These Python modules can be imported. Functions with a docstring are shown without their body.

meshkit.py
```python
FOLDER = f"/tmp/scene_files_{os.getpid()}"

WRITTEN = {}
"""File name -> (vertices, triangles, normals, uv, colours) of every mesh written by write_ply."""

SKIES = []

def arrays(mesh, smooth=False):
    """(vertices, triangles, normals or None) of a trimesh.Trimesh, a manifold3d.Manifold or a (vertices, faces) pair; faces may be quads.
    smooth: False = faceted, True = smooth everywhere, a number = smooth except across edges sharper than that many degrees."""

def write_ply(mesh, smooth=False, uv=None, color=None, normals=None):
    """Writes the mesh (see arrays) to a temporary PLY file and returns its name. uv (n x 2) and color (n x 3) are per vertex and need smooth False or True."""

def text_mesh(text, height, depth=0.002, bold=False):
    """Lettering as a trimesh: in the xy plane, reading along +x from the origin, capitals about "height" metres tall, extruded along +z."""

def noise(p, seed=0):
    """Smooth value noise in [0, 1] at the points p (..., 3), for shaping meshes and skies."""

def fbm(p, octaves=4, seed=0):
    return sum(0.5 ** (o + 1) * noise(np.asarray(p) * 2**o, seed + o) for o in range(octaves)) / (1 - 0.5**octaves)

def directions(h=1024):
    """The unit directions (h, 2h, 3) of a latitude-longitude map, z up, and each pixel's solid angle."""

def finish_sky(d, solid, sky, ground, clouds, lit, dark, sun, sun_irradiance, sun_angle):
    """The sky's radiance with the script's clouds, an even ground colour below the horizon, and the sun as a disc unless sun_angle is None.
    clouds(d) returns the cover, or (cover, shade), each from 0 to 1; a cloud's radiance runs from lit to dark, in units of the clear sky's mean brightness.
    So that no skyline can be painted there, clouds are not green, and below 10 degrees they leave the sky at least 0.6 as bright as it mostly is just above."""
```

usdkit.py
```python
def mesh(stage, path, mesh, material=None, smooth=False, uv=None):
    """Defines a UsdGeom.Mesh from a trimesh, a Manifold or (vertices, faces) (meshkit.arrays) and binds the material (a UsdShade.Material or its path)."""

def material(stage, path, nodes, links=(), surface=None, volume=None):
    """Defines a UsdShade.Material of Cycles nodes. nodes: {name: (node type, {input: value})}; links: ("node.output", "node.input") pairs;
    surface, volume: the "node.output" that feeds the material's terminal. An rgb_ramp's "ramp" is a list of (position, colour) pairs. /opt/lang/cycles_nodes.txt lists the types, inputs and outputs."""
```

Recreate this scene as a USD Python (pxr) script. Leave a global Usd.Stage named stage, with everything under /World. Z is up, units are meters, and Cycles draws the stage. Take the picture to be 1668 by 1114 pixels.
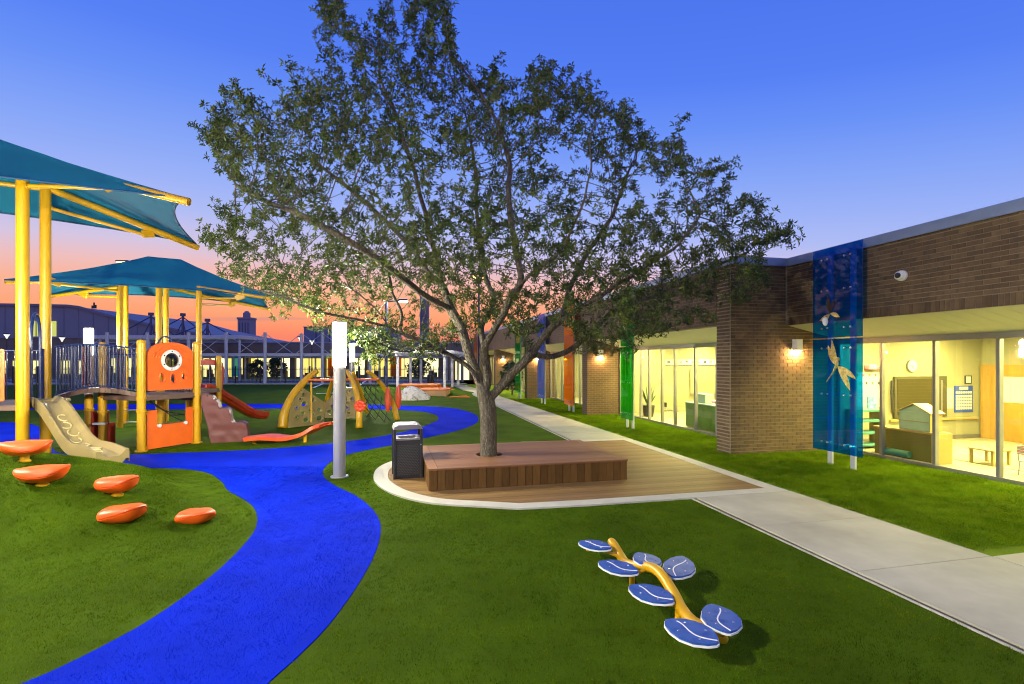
import math, random
import numpy as np, trimesh, usdkit, meshkit
from scipy.spatial import cKDTree
from shapely.geometry import Polygon, Point, LineString, box as sbox
from shapely.ops import unary_union
from shapely import affinity, contains_xy
from pxr import Usd, UsdGeom, UsdLux, UsdShade, Gf, Vt, Sdf

random.seed(7); RNG = np.random.default_rng(7)
stage = Usd.Stage.CreateInMemory()
UsdGeom.SetStageUpAxis(stage, UsdGeom.Tokens.z); UsdGeom.SetStageMetersPerUnit(stage, 1.0)
UsdGeom.Xform.Define(stage, '/World'); UsdGeom.Scope.Define(stage, '/World/Looks')
stage.SetDefaultPrim(stage.GetPrimAtPath('/World'))

# ---------------------------------------------------------------- camera, sky, sun, exposure
FX, CX, HY, H = 840.0, 834.0, 588.0, 2.25          # focal length, centre and horizon of the 1668 px wide photograph
cam = UsdGeom.Camera.Define(stage, '/World/camera')
cam.CreateHorizontalApertureAttr(36.0); cam.CreateVerticalApertureAttr(36.0 * 684 / 1024)
cam.CreateFocalLengthAttr(36.0 * FX / 1668.0)
cam.CreateVerticalApertureOffsetAttr((HY - 557.0) * 36.0 / 1668.0)
cam.CreateClippingRangeAttr(Gf.Vec2f(0.05, 5000)); cam.CreateExposureAttr(0.0)
cam.AddTranslateOp().Set(Gf.Vec3d(0, 0, H)); cam.AddRotateXOp().Set(90.0)

SUN_AZ, SUN_EL = math.radians(-20.0), math.radians(1.2)      # the afterglow stands ahead and to the left
dome = UsdLux.DomeLight.Define(stage, '/World/sky'); dome.CreateIntensityAttr(1.0)
SKY = usdkit.material(stage, '/World/Looks/sky', {
    'tc': ('texture_coordinate', {}), 'xyz': ('separate_xyz', {}), 'az': ('vector_math', {'math_type': 'dot_product', 'vector2': (math.sin(SUN_AZ), math.cos(SUN_AZ), 0.0)}),
    'lift': ('map_range', {'from_min': .25, 'from_max': .95, 'to_min': .10, 'to_max': 0.0, 'clamp': True}), 'fz': ('math', {'math_type': 'add'}),
    'sky': ('sky_texture', {'sky_type': 'single_scattering', 'sun_disc': False, 'sun_elevation': SUN_EL, 'sun_rotation': SUN_AZ,
                            'altitude': 100.0, 'air_density': 1.0, 'aerosol_density': 1.0, 'ozone_density': 3.0}),
    'grade': ('rgb_ramp', {'ramp': [(0.0, (.62, .18, .21)), (.02, (.84, .20, .17)), (.045, (.98, .24, .15)), (.083, (1.06, .39, .19)), (.125, (1.03, .48, .32)), (.157, (.92, .55, .54)), (.19, (.70, .60, .82)), (.24, (.46, .54, .97)),
                                    (.29, (.35, .475, 1.0)), (.346, (.255, .405, 1.0)), (.42, (.155, .31, 1.0)), (.49, (.10, .235, .98)), (.58, (.08, .20, .92)), (1.0, (.048, .135, .75))]}),
    'n': ('noise_texture', {'scale': 3.2, 'detail': 4.0, 'roughness': .55}), 'map': ('mapping', {'scale': (1.0, 1.0, 16.0)}),
    'cl': ('map_range', {'from_min': .56, 'from_max': .74, 'to_min': 0.0, 'to_max': .8, 'clamp': True}),
    'lowband': ('map_range', {'from_min': .035, 'from_max': .12, 'to_min': 1.0, 'to_max': 0.0, 'clamp': True}),
    'cm': ('math', {'math_type': 'multiply'}), 'cloud': ('mix', {'mix_type': 'mix', 'color2': (.42, .25, .33)}),
    'blend': ('mix', {'mix_type': 'mix', 'fac': .93}), 'gain': ('mix', {'mix_type': 'multiply', 'fac': 1.0, 'color2': (10.0, 10.0, 10.0)}),
    'bg': ('background_shader', {'strength': 0.1})},
    [('tc.generated', 'xyz.vector'), ('tc.generated', 'az.vector1'), ('az.value', 'lift.value'), ('xyz.z', 'fz.value1'), ('lift.result', 'fz.value2'), ('fz.value', 'grade.fac'), ('tc.generated', 'map.vector'), ('map.vector', 'n.vector'), ('n.fac', 'cl.value'),
     ('xyz.z', 'lowband.value'), ('cl.result', 'cm.value1'), ('lowband.result', 'cm.value2'), ('cm.value', 'cloud.fac'),
     ('grade.color', 'cloud.color1'), ('cloud.color', 'gain.color1'), ('sky.color', 'blend.color1'), ('gain.color', 'blend.color2'),
     ('blend.color', 'bg.color')], surface='bg.background')
UsdShade.MaterialBindingAPI.Apply(dome.GetPrim()).Bind(SKY)
sun = UsdLux.DistantLight.Define(stage, '/World/sun')
sun.CreateIntensityAttr(0.04); sun.CreateAngleAttr(4.0); sun.CreateNormalizeAttr(True); sun.CreateColorAttr(Gf.Vec3f(1, .55, .32))
d_ = Gf.Vec3d(math.sin(SUN_AZ) * math.cos(SUN_EL), math.cos(SUN_AZ) * math.cos(SUN_EL), math.sin(SUN_EL))
sun.AddOrientOp().Set(Gf.Quatf(Gf.Rotation(Gf.Vec3d(0, 0, 1), d_).GetQuat()))

# ---------------------------------------------------------------- helpers: prims
USED, LOC = {}, {}
def fresh(parent, name):
    k = (parent, name); n = USED.get(k, 0); USED[k] = n + 1
    return f'{parent}/{name}' if n == 0 else f'{parent}/{name}_{n:03d}'
def data(prim, **kw):
    for k, v in kw.items():
        if v: prim.SetCustomDataByKey({'cat': 'category'}.get(k, k), v)
def thing(name, label, cat, loc=(0, 0, 0), group=None, rz=0.0):
    p = fresh('/World', name); x = UsdGeom.Xform.Define(stage, p); x.AddTranslateOp().Set(Gf.Vec3d(*map(float, loc)))
    if rz: x.AddRotateZOp().Set(math.degrees(rz))
    data(x.GetPrim(), label=label, cat=cat, group=group); LOC[p] = np.array(loc, float); return p
def structure(name, loc=(0, 0, 0)):
    p = fresh('/World', name); x = UsdGeom.Xform.Define(stage, p); x.AddTranslateOp().Set(Gf.Vec3d(*map(float, loc)))
    data(x.GetPrim(), kind='structure'); LOC[p] = np.array(loc, float); return p
def M(mesh):
    if hasattr(mesh, 'to_mesh') or isinstance(mesh, tuple):
        v, f, _ = meshkit.arrays(mesh); return trimesh.Trimesh(v, f, process=False)
    return mesh
def cat_(ms):
    ms = [M(m) for m in ms]; V, F, n = [], [], 0
    for m in ms: V.append(np.asarray(m.vertices)); F.append(np.asarray(m.faces) + n); n += len(m.vertices)
    return trimesh.Trimesh(np.vstack(V), np.vstack(F), process=False)
def part(parent, name, mesh, mat, smooth=30, label=None, kind=None, local=False):
    if isinstance(mesh, list): mesh = cat_(mesh)
    m = M(mesh); v = np.asarray(m.vertices, float)
    top = '/'.join(parent.split('/')[:3])
    if not local: v = v - LOC[top]
    p = fresh(parent, name); me = usdkit.mesh(stage, p, trimesh.Trimesh(v, m.faces, process=False), mat, smooth)
    data(me.GetPrim(), label=label, kind=kind); return p
def solo(name, mesh, mat, label=None, cat=None, group=None, kind=None, smooth=30):
    if isinstance(mesh, list): mesh = cat_(mesh)
    p = fresh('/World', name); me = usdkit.mesh(stage, p, M(mesh), mat, smooth)
    data(me.GetPrim(), label=label, cat=cat, group=group, kind=kind); LOC[p] = np.zeros(3); return p
def copy_of(src, name, label, loc, rz=0.0, group=None, scale=None):
    p = fresh('/World', name); x = UsdGeom.Xform.Define(stage, p); pr = x.GetPrim()
    pr.GetReferences().AddInternalReference(src); pr.SetInstanceable(True)
    x.ClearXformOpOrder(); x.AddTranslateOp().Set(Gf.Vec3d(*map(float, loc)))
    x.AddRotateZOp().Set(math.degrees(rz))
    if scale: x.AddScaleOp().Set(Gf.Vec3f(*scale))
    was = stage.GetPrimAtPath(src).GetCustomData()
    data(pr, label=label, cat=was.get('category'), group=group or was.get('group')); return p

# ---------------------------------------------------------------- helpers: pixels and frames
def G(px, py, z=0.0):
    y = FX * (H - z) / (py - HY); return np.array([(px - CX) / FX * y, y, z])
def PD(px, py, d): return np.array([(px - CX) / FX * d, d, H + (HY - py) / FX * d])
AN = math.atan(199 / 840.0)
U = np.array([-math.sin(AN), math.cos(AN)]); Vv = np.array([math.cos(AN), math.sin(AN)])      # along the building (away), and towards the building (right)
def uv(u, v, z=0.0): p = u * U + v * Vv; return np.array([p[0], p[1], z])
R_UV = np.eye(4); R_UV[:2, 0] = Vv; R_UV[:2, 1] = U      # local x -> v, local y -> u

# ---------------------------------------------------------------- helpers: shapes
def _cb():
    import itertools
    S = np.array(list(itertools.product((-1, 1), repeat=3)), float)
    k = [(s, a) for s in S for a in range(3)]
    v = np.array([s * np.array([1 if i == a else .8 for i in range(3)]) for s, a in k])
    h = trimesh.convex.convex_hull(v); idx = cKDTree(v).query(h.vertices)[1]
    return k, idx[h.faces]
_CK, _CF = _cb()
_CS = np.array([s for s, a in _CK]); _CA = np.array([a for s, a in _CK])
def cbox(c, s, b=0.006):
    """box of size s centred at c with all edges cut by b"""
    hs = np.array(s, float) / 2; b = min(b, hs.min() * .6)
    v = _CS * (hs - b); v[np.arange(24), _CA] = _CS[np.arange(24), _CA] * hs[_CA]
    return trimesh.Trimesh(v + np.array(c, float), _CF, process=False)
def bbox(x0, x1, y0, y1, z0, z1, b=0.0):
    c, s = ((x0 + x1) / 2, (y0 + y1) / 2, (z0 + z1) / 2), (x1 - x0, y1 - y0, z1 - z0)
    if b: return cbox(c, s, b)
    m = trimesh.creation.box(s); m.apply_translation(c); return m
def ubox(u0, u1, v0, v1, z0, z1, b=0.0):
    m = bbox(v0, v1, u0, u1, z0, z1, b); m.apply_transform(R_UV); return m
def bar(a, b, w, h, bev=0.004, up=(0, 0, 1)):
    a, b = np.array(a, float), np.array(b, float); L = np.linalg.norm(b - a); x = (b - a) / L
    y = np.cross(up, x); y /= np.linalg.norm(y) + 1e-9; z = np.cross(x, y)
    m = cbox((0, 0, 0), (L, w, h), bev); T = np.eye(4); T[:3, 0], T[:3, 1], T[:3, 2], T[:3, 3] = x, y, z, (a + b) / 2
    m.apply_transform(T); return m
def tube(pts, r, n=12, cap=True):
    p = np.array(pts, float); k = len(p); r = np.broadcast_to(np.array(r, float), (k,))
    t = np.gradient(p, axis=0); t /= np.linalg.norm(t, axis=1, keepdims=True) + 1e-12
    a = np.zeros_like(p); ref = np.array([0, 0, 1.0]) if abs(t[0, 2]) < .9 else np.array([1.0, 0, 0])
    for i in range(k):
        ref = ref - t[i] * ref.dot(t[i]); ref /= np.linalg.norm(ref) + 1e-12; a[i] = ref
    b = np.cross(t, a); th = np.arange(n) * 2 * np.pi / n
    v = p[:, None] + r[:, None, None] * (np.cos(th)[None, :, None] * a[:, None] + np.sin(th)[None, :, None] * b[:, None])
    i, j = np.meshgrid(np.arange(k - 1), np.arange(n), indexing='ij')
    q = np.stack([i * n + j, i * n + (j + 1) % n, (i + 1) * n + (j + 1) % n, (i + 1) * n + j], -1).reshape(-1, 4)
    f = [q[:, [0, 1, 2]], q[:, [0, 2, 3]]]; v = v.reshape(-1, 3)
    if cap:
        v = np.vstack([v, p[:1], p[-1:]]); o = k * n; jj = np.arange(n); e = (k - 1) * n
        f += [np.stack([(jj + 1) % n, jj, np.full(n, o)], 1), np.stack([e + jj, e + (jj + 1) % n, np.full(n, o + 1)], 1)]
    return trimesh.Trimesh(v, np.vstack(f), process=False)
def lathe(prof, n=24, at=(0, 0, 0)):
    prof = np.array(prof, float); th = np.arange(n) * 2 * np.pi / n; k = len(prof)
    v = np.stack([prof[:, 0, None] * np.cos(th), prof[:, 0, None] * np.sin(th), np.repeat(prof[:, 1, None], n, 1)], -1).reshape(-1, 3)
    i, j = np.meshgrid(np.arange(k - 1), np.arange(n), indexing='ij')
    q = np.stack([i * n + j, i * n + (j + 1) % n, (i + 1) * n + (j + 1) % n, (i + 1) * n + j], -1).reshape(-1, 4)
    return trimesh.Trimesh(v + np.array(at, float), np.vstack([q[:, [0, 1, 2]], q[:, [0, 2, 3]]]), process=False)
def cyl(at, r, z0, z1, n=20, bev=.004):
    return lathe([(0, z0), (r - bev, z0), (r, z0 + bev), (r, z1 - bev), (r - bev, z1), (0, z1)], n, (at[0], at[1], 0))
def extr(poly, h, z=0.0):
    gs = [g for g in getattr(poly, 'geoms', [poly]) if g.geom_type == 'Polygon' and g.area > 1e-7]
    ms = []
    for g in gs:
        m = trimesh.creation.extrude_polygon(g, h, engine='earcut'); m.apply_translation((0, 0, z)); ms.append(m)
    return cat_(ms) if ms else None
def plate(poly, th, origin, xdir, ydir=(0, 0, 1)):
    """polygon in (x along xdir, y along ydir) from origin, thickness th centred on the plane"""
    m = extr(poly, th, -th / 2); x, y = np.array(xdir, float), np.array(ydir, float)
    if len(x) == 2: x = np.array([x[0], x[1], 0])
    x /= np.linalg.norm(x); y /= np.linalg.norm(y); T = np.eye(4); T[:3, 0], T[:3, 1], T[:3, 2], T[:3, 3] = x, y, np.cross(x, y), origin
    m.apply_transform(T); return m
def bez(P, n=24):
    """Catmull-Rom through points"""
    P = np.array(P, float); Q = np.vstack([2 * P[0] - P[1], P, 2 * P[-1] - P[-2]]); out = []
    for i in range(1, len(Q) - 2):
        t = np.linspace(0, 1, n, endpoint=False)[:, None]; a, b, c, d = Q[i - 1], Q[i], Q[i + 1], Q[i + 2]
        out.append(.5 * ((2 * b) + (c - a) * t + (2 * a - 5 * b + 4 * c - d) * t**2 + (3 * b - a - 3 * c + d) * t**3))
    return np.vstack(out + [P[-1:]])
def sphere(c, r, s=(1, 1, 1), sub=2):
    m = trimesh.creation.icosphere(sub, r); m.apply_scale(s) if s != (1, 1, 1) else None; m.apply_translation(c); return m
def grid_mesh(Pg):
    a, b = Pg.shape[:2]; i, j = np.meshgrid(np.arange(a - 1), np.arange(b - 1), indexing='ij')
    q = np.stack([i * b + j, (i + 1) * b + j, (i + 1) * b + j + 1, i * b + j + 1], -1).reshape(-1, 4)
    return trimesh.Trimesh(Pg.reshape(-1, 3), np.vstack([q[:, [0, 1, 2]], q[:, [0, 2, 3]]]), process=False)
def shell(Pg, th, down=False):
    """grid surface given thickness th downwards along its normals, closed"""
    du = np.gradient(Pg, axis=0); dv = np.gradient(Pg, axis=1); n = np.cross(du, dv); n /= np.linalg.norm(n, axis=-1, keepdims=True) + 1e-12
    B = Pg - (np.array([0, 0, th]) if down else n * th); ring = lambda X: np.concatenate([X[0, :], X[1:, -1], X[-1, -2::-1], X[-2:0:-1, 0]])
    a, b = ring(Pg), ring(B); k = len(a); i = np.arange(k); j = (i + 1) % k
    side = trimesh.Trimesh(np.vstack([a, b]), np.vstack([np.stack([i, i + k, j + k], 1), np.stack([i, j + k, j], 1)]), process=False)
    bot = grid_mesh(B); bot.invert(); return cat_([grid_mesh(Pg), bot, side])

# ---------------------------------------------------------------- helpers: materials
def mat(name, col, rough=.6, var=.15, vs=6.0, bump=0.0, bs=60.0, metal=0.0, spec=.5, det=4.0, col2=None, coat=0.0, trans=0.0, stretch=None):
    c = np.array(col, float); lo, hi = c * (1 - var), (np.array(col2) if col2 is not None else c * (1 + var))
    nodes = {'g': ('geometry', {}), 'n': ('noise_texture', {'scale': vs, 'detail': det, 'roughness': .6}),
             'r': ('rgb_ramp', {'ramp': [(.3, tuple(lo)), (.7, tuple(np.minimum(hi, 1)))]}),
             'rr': ('map_range', {'from_min': .3, 'from_max': .7, 'to_min': max(rough - .08, .02), 'to_max': min(rough + .08, 1.0), 'clamp': True}),
             'p': ('principled_bsdf', {'roughness': rough, 'metallic': metal, 'specular_ior_level': spec, 'coat_weight': coat})}
    src = 'g.position'; links = []
    if stretch:
        nodes['m'] = ('mapping', {'scale': stretch}); links.append(('g.position', 'm.vector')); src = 'm.vector'
    links += [(src, 'n.vector'), ('n.fac', 'r.fac'), ('n.fac', 'rr.value'), ('rr.result', 'p.roughness'), ('r.color', 'p.base_color')]
    if bump:
        nodes['n2'] = ('noise_texture', {'scale': bs, 'detail': 3.0, 'roughness': .6}); nodes['b'] = ('bump', {'strength': bump, 'distance': .01})
        links += [(src, 'n2.vector'), ('n2.fac', 'b.height'), ('b.normal', 'p.normal')]
    out = 'p.BSDF'
    if trans:
        nodes['t'] = ('translucent_bsdf', {}); nodes['mx'] = ('mix_closure', {'fac': trans})
        links += [('r.color', 't.color'), ('p.BSDF', 'mx.closure1'), ('t.BSDF', 'mx.closure2')]; out = 'mx.closure'
    return usdkit.material(stage, f'/World/Looks/{name}', nodes, links, surface=out)
def emit(name, col, s):
    return usdkit.material(stage, f'/World/Looks/{name}', {'e': ('emission', {'color': col, 'strength': s})}, [], surface='e.emission')
def glass(name, tint=(1, 1, 1), body=None, bf=0.0, rough=.02, graze=.45):
    # reflectance per face rises with the angle, alike from both sides of the pane
    nodes = {'t': ('transparent_bsdf', {'color': tint}), 'g': ('glossy_bsdf', {'color': (1, 1, 1), 'roughness': rough}), 'f': ('layer_weight', {'blend': .5}),
             'pw': ('math', {'math_type': 'power', 'value2': 5.0}), 'ma': ('math', {'math_type': 'multiply_add', 'value2': graze, 'value3': .035}), 'm': ('mix_closure', {})}
    links = [('f.facing', 'pw.value1'), ('pw.value', 'ma.value1'), ('ma.value', 'm.fac')]
    if body is not None:
        nodes['d'] = ('diffuse_bsdf', {'color': body}); nodes['tl'] = ('translucent_bsdf', {'color': body}); nodes['dd'] = ('mix_closure', {'fac': .5}); nodes['bm'] = ('mix_closure', {'fac': bf})
        links += [('d.BSDF', 'dd.closure1'), ('tl.BSDF', 'dd.closure2'), ('t.BSDF', 'bm.closure1'), ('dd.closure', 'bm.closure2'), ('bm.closure', 'm.closure1')]
    else: links.append(('t.BSDF', 'm.closure1'))
    links.append(('g.BSDF', 'm.closure2'))
    return usdkit.material(stage, f'/World/Looks/{name}', nodes, links, surface='m.closure')
def brick_mat(name, axis, c1, c2, mo):
    return usdkit.material(stage, f'/World/Looks/{name}', {
        'g': ('geometry', {}), 'd': ('vector_math', {'math_type': 'dot_product', 'vector2': (axis[0], axis[1], 0.0)}), 's': ('separate_xyz', {}), 'c': ('combine_xyz', {}),
        'b': ('brick_texture', {'color1': c1, 'color2': c2, 'mortar': mo, 'scale': 1.0, 'mortar_size': .006, 'mortar_smooth': .15, 'brick_width': .246, 'row_height': .0845}),
        'n': ('noise_texture', {'scale': 1.3, 'detail': 5.0}), 'nr': ('rgb_ramp', {'ramp': [(.3, (.72, .72, .72)), (.7, (1.0, 1.0, 1.0))]}), 'mu': ('mix', {'mix_type': 'multiply', 'fac': 1.0}),
        'bp': ('bump', {'strength': .6, 'distance': .008, 'invert': True}), 'p': ('principled_bsdf', {'roughness': .85})},
        [('g.position', 'd.vector1'), ('d.value', 'c.x'), ('g.position', 's.vector'), ('s.z', 'c.y'), ('c.vector', 'b.vector'), ('g.position', 'n.vector'), ('n.fac', 'nr.fac'),
         ('b.color', 'mu.color1'), ('nr.color', 'mu.color2'), ('mu.color', 'p.base_color'), ('b.fac', 'bp.height'), ('bp.normal', 'p.normal')], surface='p.BSDF')

YELLOW = mat('yellow_paint', (.53, .285, .003), .34, .015, .8)
ORANGE = mat('orange_plastic', (.80, .13, .012), .42, .08, 4, .05, 90)
ORANGE_POD = mat('orange_pod_plastic', (.74, .10, .008), .42, .08, 7, .04, 40)
RED = mat('red_plastic', (.36, .028, .010), .35, .1, 4)
TAN = mat('tan_plastic', (.235, .18, .065), .5, .16, 3, .25, 35)
MAROON = mat('maroon_plastic', (.115, .030, .026), .55, .15, 5, .3, 30)
BROWN_DECK = mat('brown_vinyl', (.13, .075, .05), .55, .12, 8, .1, 80)
NAVY = mat('navy_steel', (.014, .028, .10), .3, .1, 5)
FABRIC = mat('shade_fabric', (.003, .145, .24), .85, .08, 2, .2, 400, trans=.22)
FABRIC_TRIM = mat('fabric_hem', (.004, .05, .13), .8, .1, 3)
STEEL = mat('brushed_steel', (.36, .36, .37), .42, .03, 1, metal=.5)
STAINLESS = mat('bolt_steel', (.75, .75, .76), .25, .05, 20, metal=1.0)
LEAFBLUE = mat('leaf_board_blue', (.022, .075, .30), .35, .12, 9, .05, 120)
DECK_A = mat('deck_board', (.20, .116, .042), .6, .14, 4, .15, 60, spec=.18, stretch=(1.2, 9, 6)); DECK_B = mat('deck_board_pale', (.225, .130, .048), .6, .14, 4, .15, 60, spec=.18, stretch=(1.2, 9, 6)); DECK_C = mat('deck_board_dark', (.18, .103, .037), .6, .14, 4, .15, 60, spec=.18, stretch=(1.2, 9, 6))
WHITEPL = mat('white_plastic', (.72, .72, .68), .4, .05, 5)
ALU = mat('aluminium_frame', (.19, .185, .17), .42, .06, 8, metal=.3)
CAPMETAL = mat('coping_metal', (.22, .27, .38), .42, .08, 4, metal=.35)
SOFFIT = mat('soffit_panel', (.46, .45, .36), .6, .05, 3)
CONC = mat('concrete', (.36, .34, .27), .85, .24, .8, .22, 120, det=8)
CONC_LIGHT = mat('concrete_border', (.44, .42, .35), .85, .1, 3, .15, 120, det=6)
WOOD = mat('composite_board', (.19, .089, .040), .55, .18, 5, .15, 60, spec=.18, stretch=(1.2, 12, 6))
WOOD2 = mat('composite_board_pale', (.205, .098, .045), .55, .16, 5, .15, 60, spec=.18, stretch=(1.2, 12, 6))
WOOD3 = mat('composite_board_dark', (.172, .080, .035), .55, .16, 5, .15, 60, spec=.18, stretch=(1.2, 12, 6))
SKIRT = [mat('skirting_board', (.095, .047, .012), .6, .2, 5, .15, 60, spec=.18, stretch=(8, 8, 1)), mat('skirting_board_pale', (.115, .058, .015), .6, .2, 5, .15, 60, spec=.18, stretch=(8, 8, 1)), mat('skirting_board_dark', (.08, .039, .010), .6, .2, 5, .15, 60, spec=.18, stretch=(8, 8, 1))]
DARK = mat('black_metal', (.018, .018, .02), .45, .15, 8)
BINGREY = mat('bin_charcoal', (.020, .021, .022), .42, .12, 14)
BRICKS = [mat('brick_brown', (.108, .066, .028), .88, .25, 9, .35, 90), mat('brick_dark', (.090, .053, .023), .88, .25, 9, .35, 90), mat('brick_pale', (.128, .080, .036), .88, .25, 9, .35, 90)]
MORTAR = mat('mortar', (.225, .185, .125), .95, .15, 12, .3, 150)
BRICK_U = brick_mat('brick_wall_long', U, (.112, .060, .026), (.088, .047, .021), (.17, .14, .09))
BRICK_V = brick_mat('brick_wall_end', Vv, (.118, .064, .027), (.092, .05, .022), (.17, .14, .09))
PANE = glass('window_glass', (.97, .98, .95))
BLUEGLASS = glass('blue_art_glass', (.06, .48, .88), (.005, .16, .42), .12)
GREENGLASS = glass('green_art_glass', (.14, .7, .10), (.025, .24, .01), .22)
ORANGEGLASS = glass('orange_art_glass', (.85, .42, .03), (.72, .24, .005), .55)
STEELBLUEGLASS = glass('pale_blue_art_glass', (.30, .40, .75), (.12, .18, .48), .5)
# ================================================================ GROUND
import shapely
PATH_PX = [(-60, 1150), (54, 1109), (147, 1065), (252, 1008), (357, 931), (413, 872), (421, 847), (415, 826), (394, 811), (369, 799), (363, 784), (336, 767), (273, 762), (210, 763), (100, 766), (-150, 770),
           (-150, 690), (0, 687), (64, 690), (80, 725), (97, 742), (185, 742), (294, 738), (420, 733), (541, 723), (642, 708), (692, 694.6), (702, 690), (712.7, 685.6), (715.7, 679.6), (706.7, 673.6), (680, 669), (614, 666), (463, 665), (407, 666), (200, 667), (-150, 668),
           (-150, 659), (407, 658), (488, 658), (596, 659), (651.6, 660.8), (706, 662), (742, 665), (763.7, 671), (777, 676), (781, 685.6), (768, 694), (738, 703.6), (692, 713), (638, 725), (562, 740), (533, 754.5), (522, 773), (541, 790), (579, 807), (604, 826), (621, 851), (619, 880), (604, 918), (579, 960), (537, 1019), (483, 1073), (441, 1109), (400, 1150)]
def chaikin(P, n=2):
    P = np.array(P)
    for _ in range(n):
        Q = np.roll(P, -1, 0); P = np.stack([P * .75 + Q * .25, P * .25 + Q * .75], 1).reshape(-1, 2)
    return P
PATH = Polygon(chaikin([G(*p)[:2] for p in PATH_PX], 2)).buffer(0)
shapely.prepare(PATH)
def mound(x, y):
    d = ((x + 9.0) / 5.1) ** 2 + ((y - 7.8) / 3.0) ** 2
    h = .86 * np.clip(1 - d, 0, 1) ** 1.5
    k = np.clip((shapely.distance(PATH, shapely.points(x, y)) - .12) / 1.1, 0, 1); h = h * k * k * (3 - 2 * k)
    d2 = ((x + 11) / 9.0) ** 2 + ((y - 36) / 6.0) ** 2
    return h + .45 * np.clip(1 - d2, 0, 1) ** 1.5
def onT(px, py):
    y = 2.5
    while y < 60:
        x = (px - CX) / FX * y; z = H + (HY - py) / FX * y
        if z <= mound(np.array(x), np.array(y)): return np.array([x, y, z])
        y += .01
    return G(px, py)
def turf_mat(name, c, c2, c3, s=140):
    return usdkit.material(stage, f'/World/Looks/{name}', {
        'g': ('geometry', {}), 'n': ('noise_texture', {'scale': s, 'detail': 4.0, 'roughness': .75}), 'n2': ('noise_texture', {'scale': 1.1, 'detail': 4.0}),
        'r': ('rgb_ramp', {'ramp': [(.25, c), (.5, c2), (.78, c3)]}), 'r2': ('rgb_ramp', {'ramp': [(.3, (.68, .68, .68)), (.7, (1.0, 1.0, 1.0))]}),
        'm': ('mix', {'mix_type': 'multiply', 'fac': 1.0}), 'b': ('bump', {'strength': .8, 'distance': .02}), 'p': ('principled_bsdf', {'roughness': .9, 'specular_ior_level': .05})},
        [('g.position', 'n.vector'), ('g.position', 'n2.vector'), ('n.fac', 'r.fac'), ('n2.fac', 'r2.fac'), ('r.color', 'm.color1'), ('r2.color', 'm.color2'), ('m.color', 'p.base_color'),
         ('n.fac', 'b.height'), ('b.normal', 'p.normal')], surface='p.BSDF')
TURF = turf_mat('artificial_turf', (.036, .072, .002), (.064, .118, .003), (.10, .16, .005))
BLUET = turf_mat('blue_turf', (.001, .010, .30), (.001, .022, .62), (.004, .045, .90), 110)
LAWN = turf_mat('lawn_soil', (.09, .15, .006), (.14, .23, .008), (.20, .29, .012), 60)
RUBBER = turf_mat('orange_rubber', (.45, .10, .02), (.60, .15, .03), (.72, .22, .06), 60)
PAVE = mat('grey_pavement', (.30, .29, .28), .85, .12, 1.2, .1, 60)
EARTH = mat('far_ground', (.10, .11, .07), .95, .3, .5)

solo('ground', bbox(-900, 900, -60, 1500, -1.0, -.03), EARTH, kind='structure', smooth=False)
gx, gy = np.meshgrid(np.arange(-46, 13.01, .25), np.arange(-2, 50.01, .25), indexing='ij')
gz = mound(gx, gy) + 0.012 * (meshkit.fbm(np.stack([gx * .35, gy * .35, gx * 0], -1), 3, 5) - .5) * (mound(gx, gy) > .01)
solo('artificial_turf', grid_mesh(np.stack([gx, gy, gz], -1)), TURF, kind='structure', smooth=True)

solo('blue_path', extr(PATH, .03, -.022), BLUET, kind='structure', smooth=False)

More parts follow.
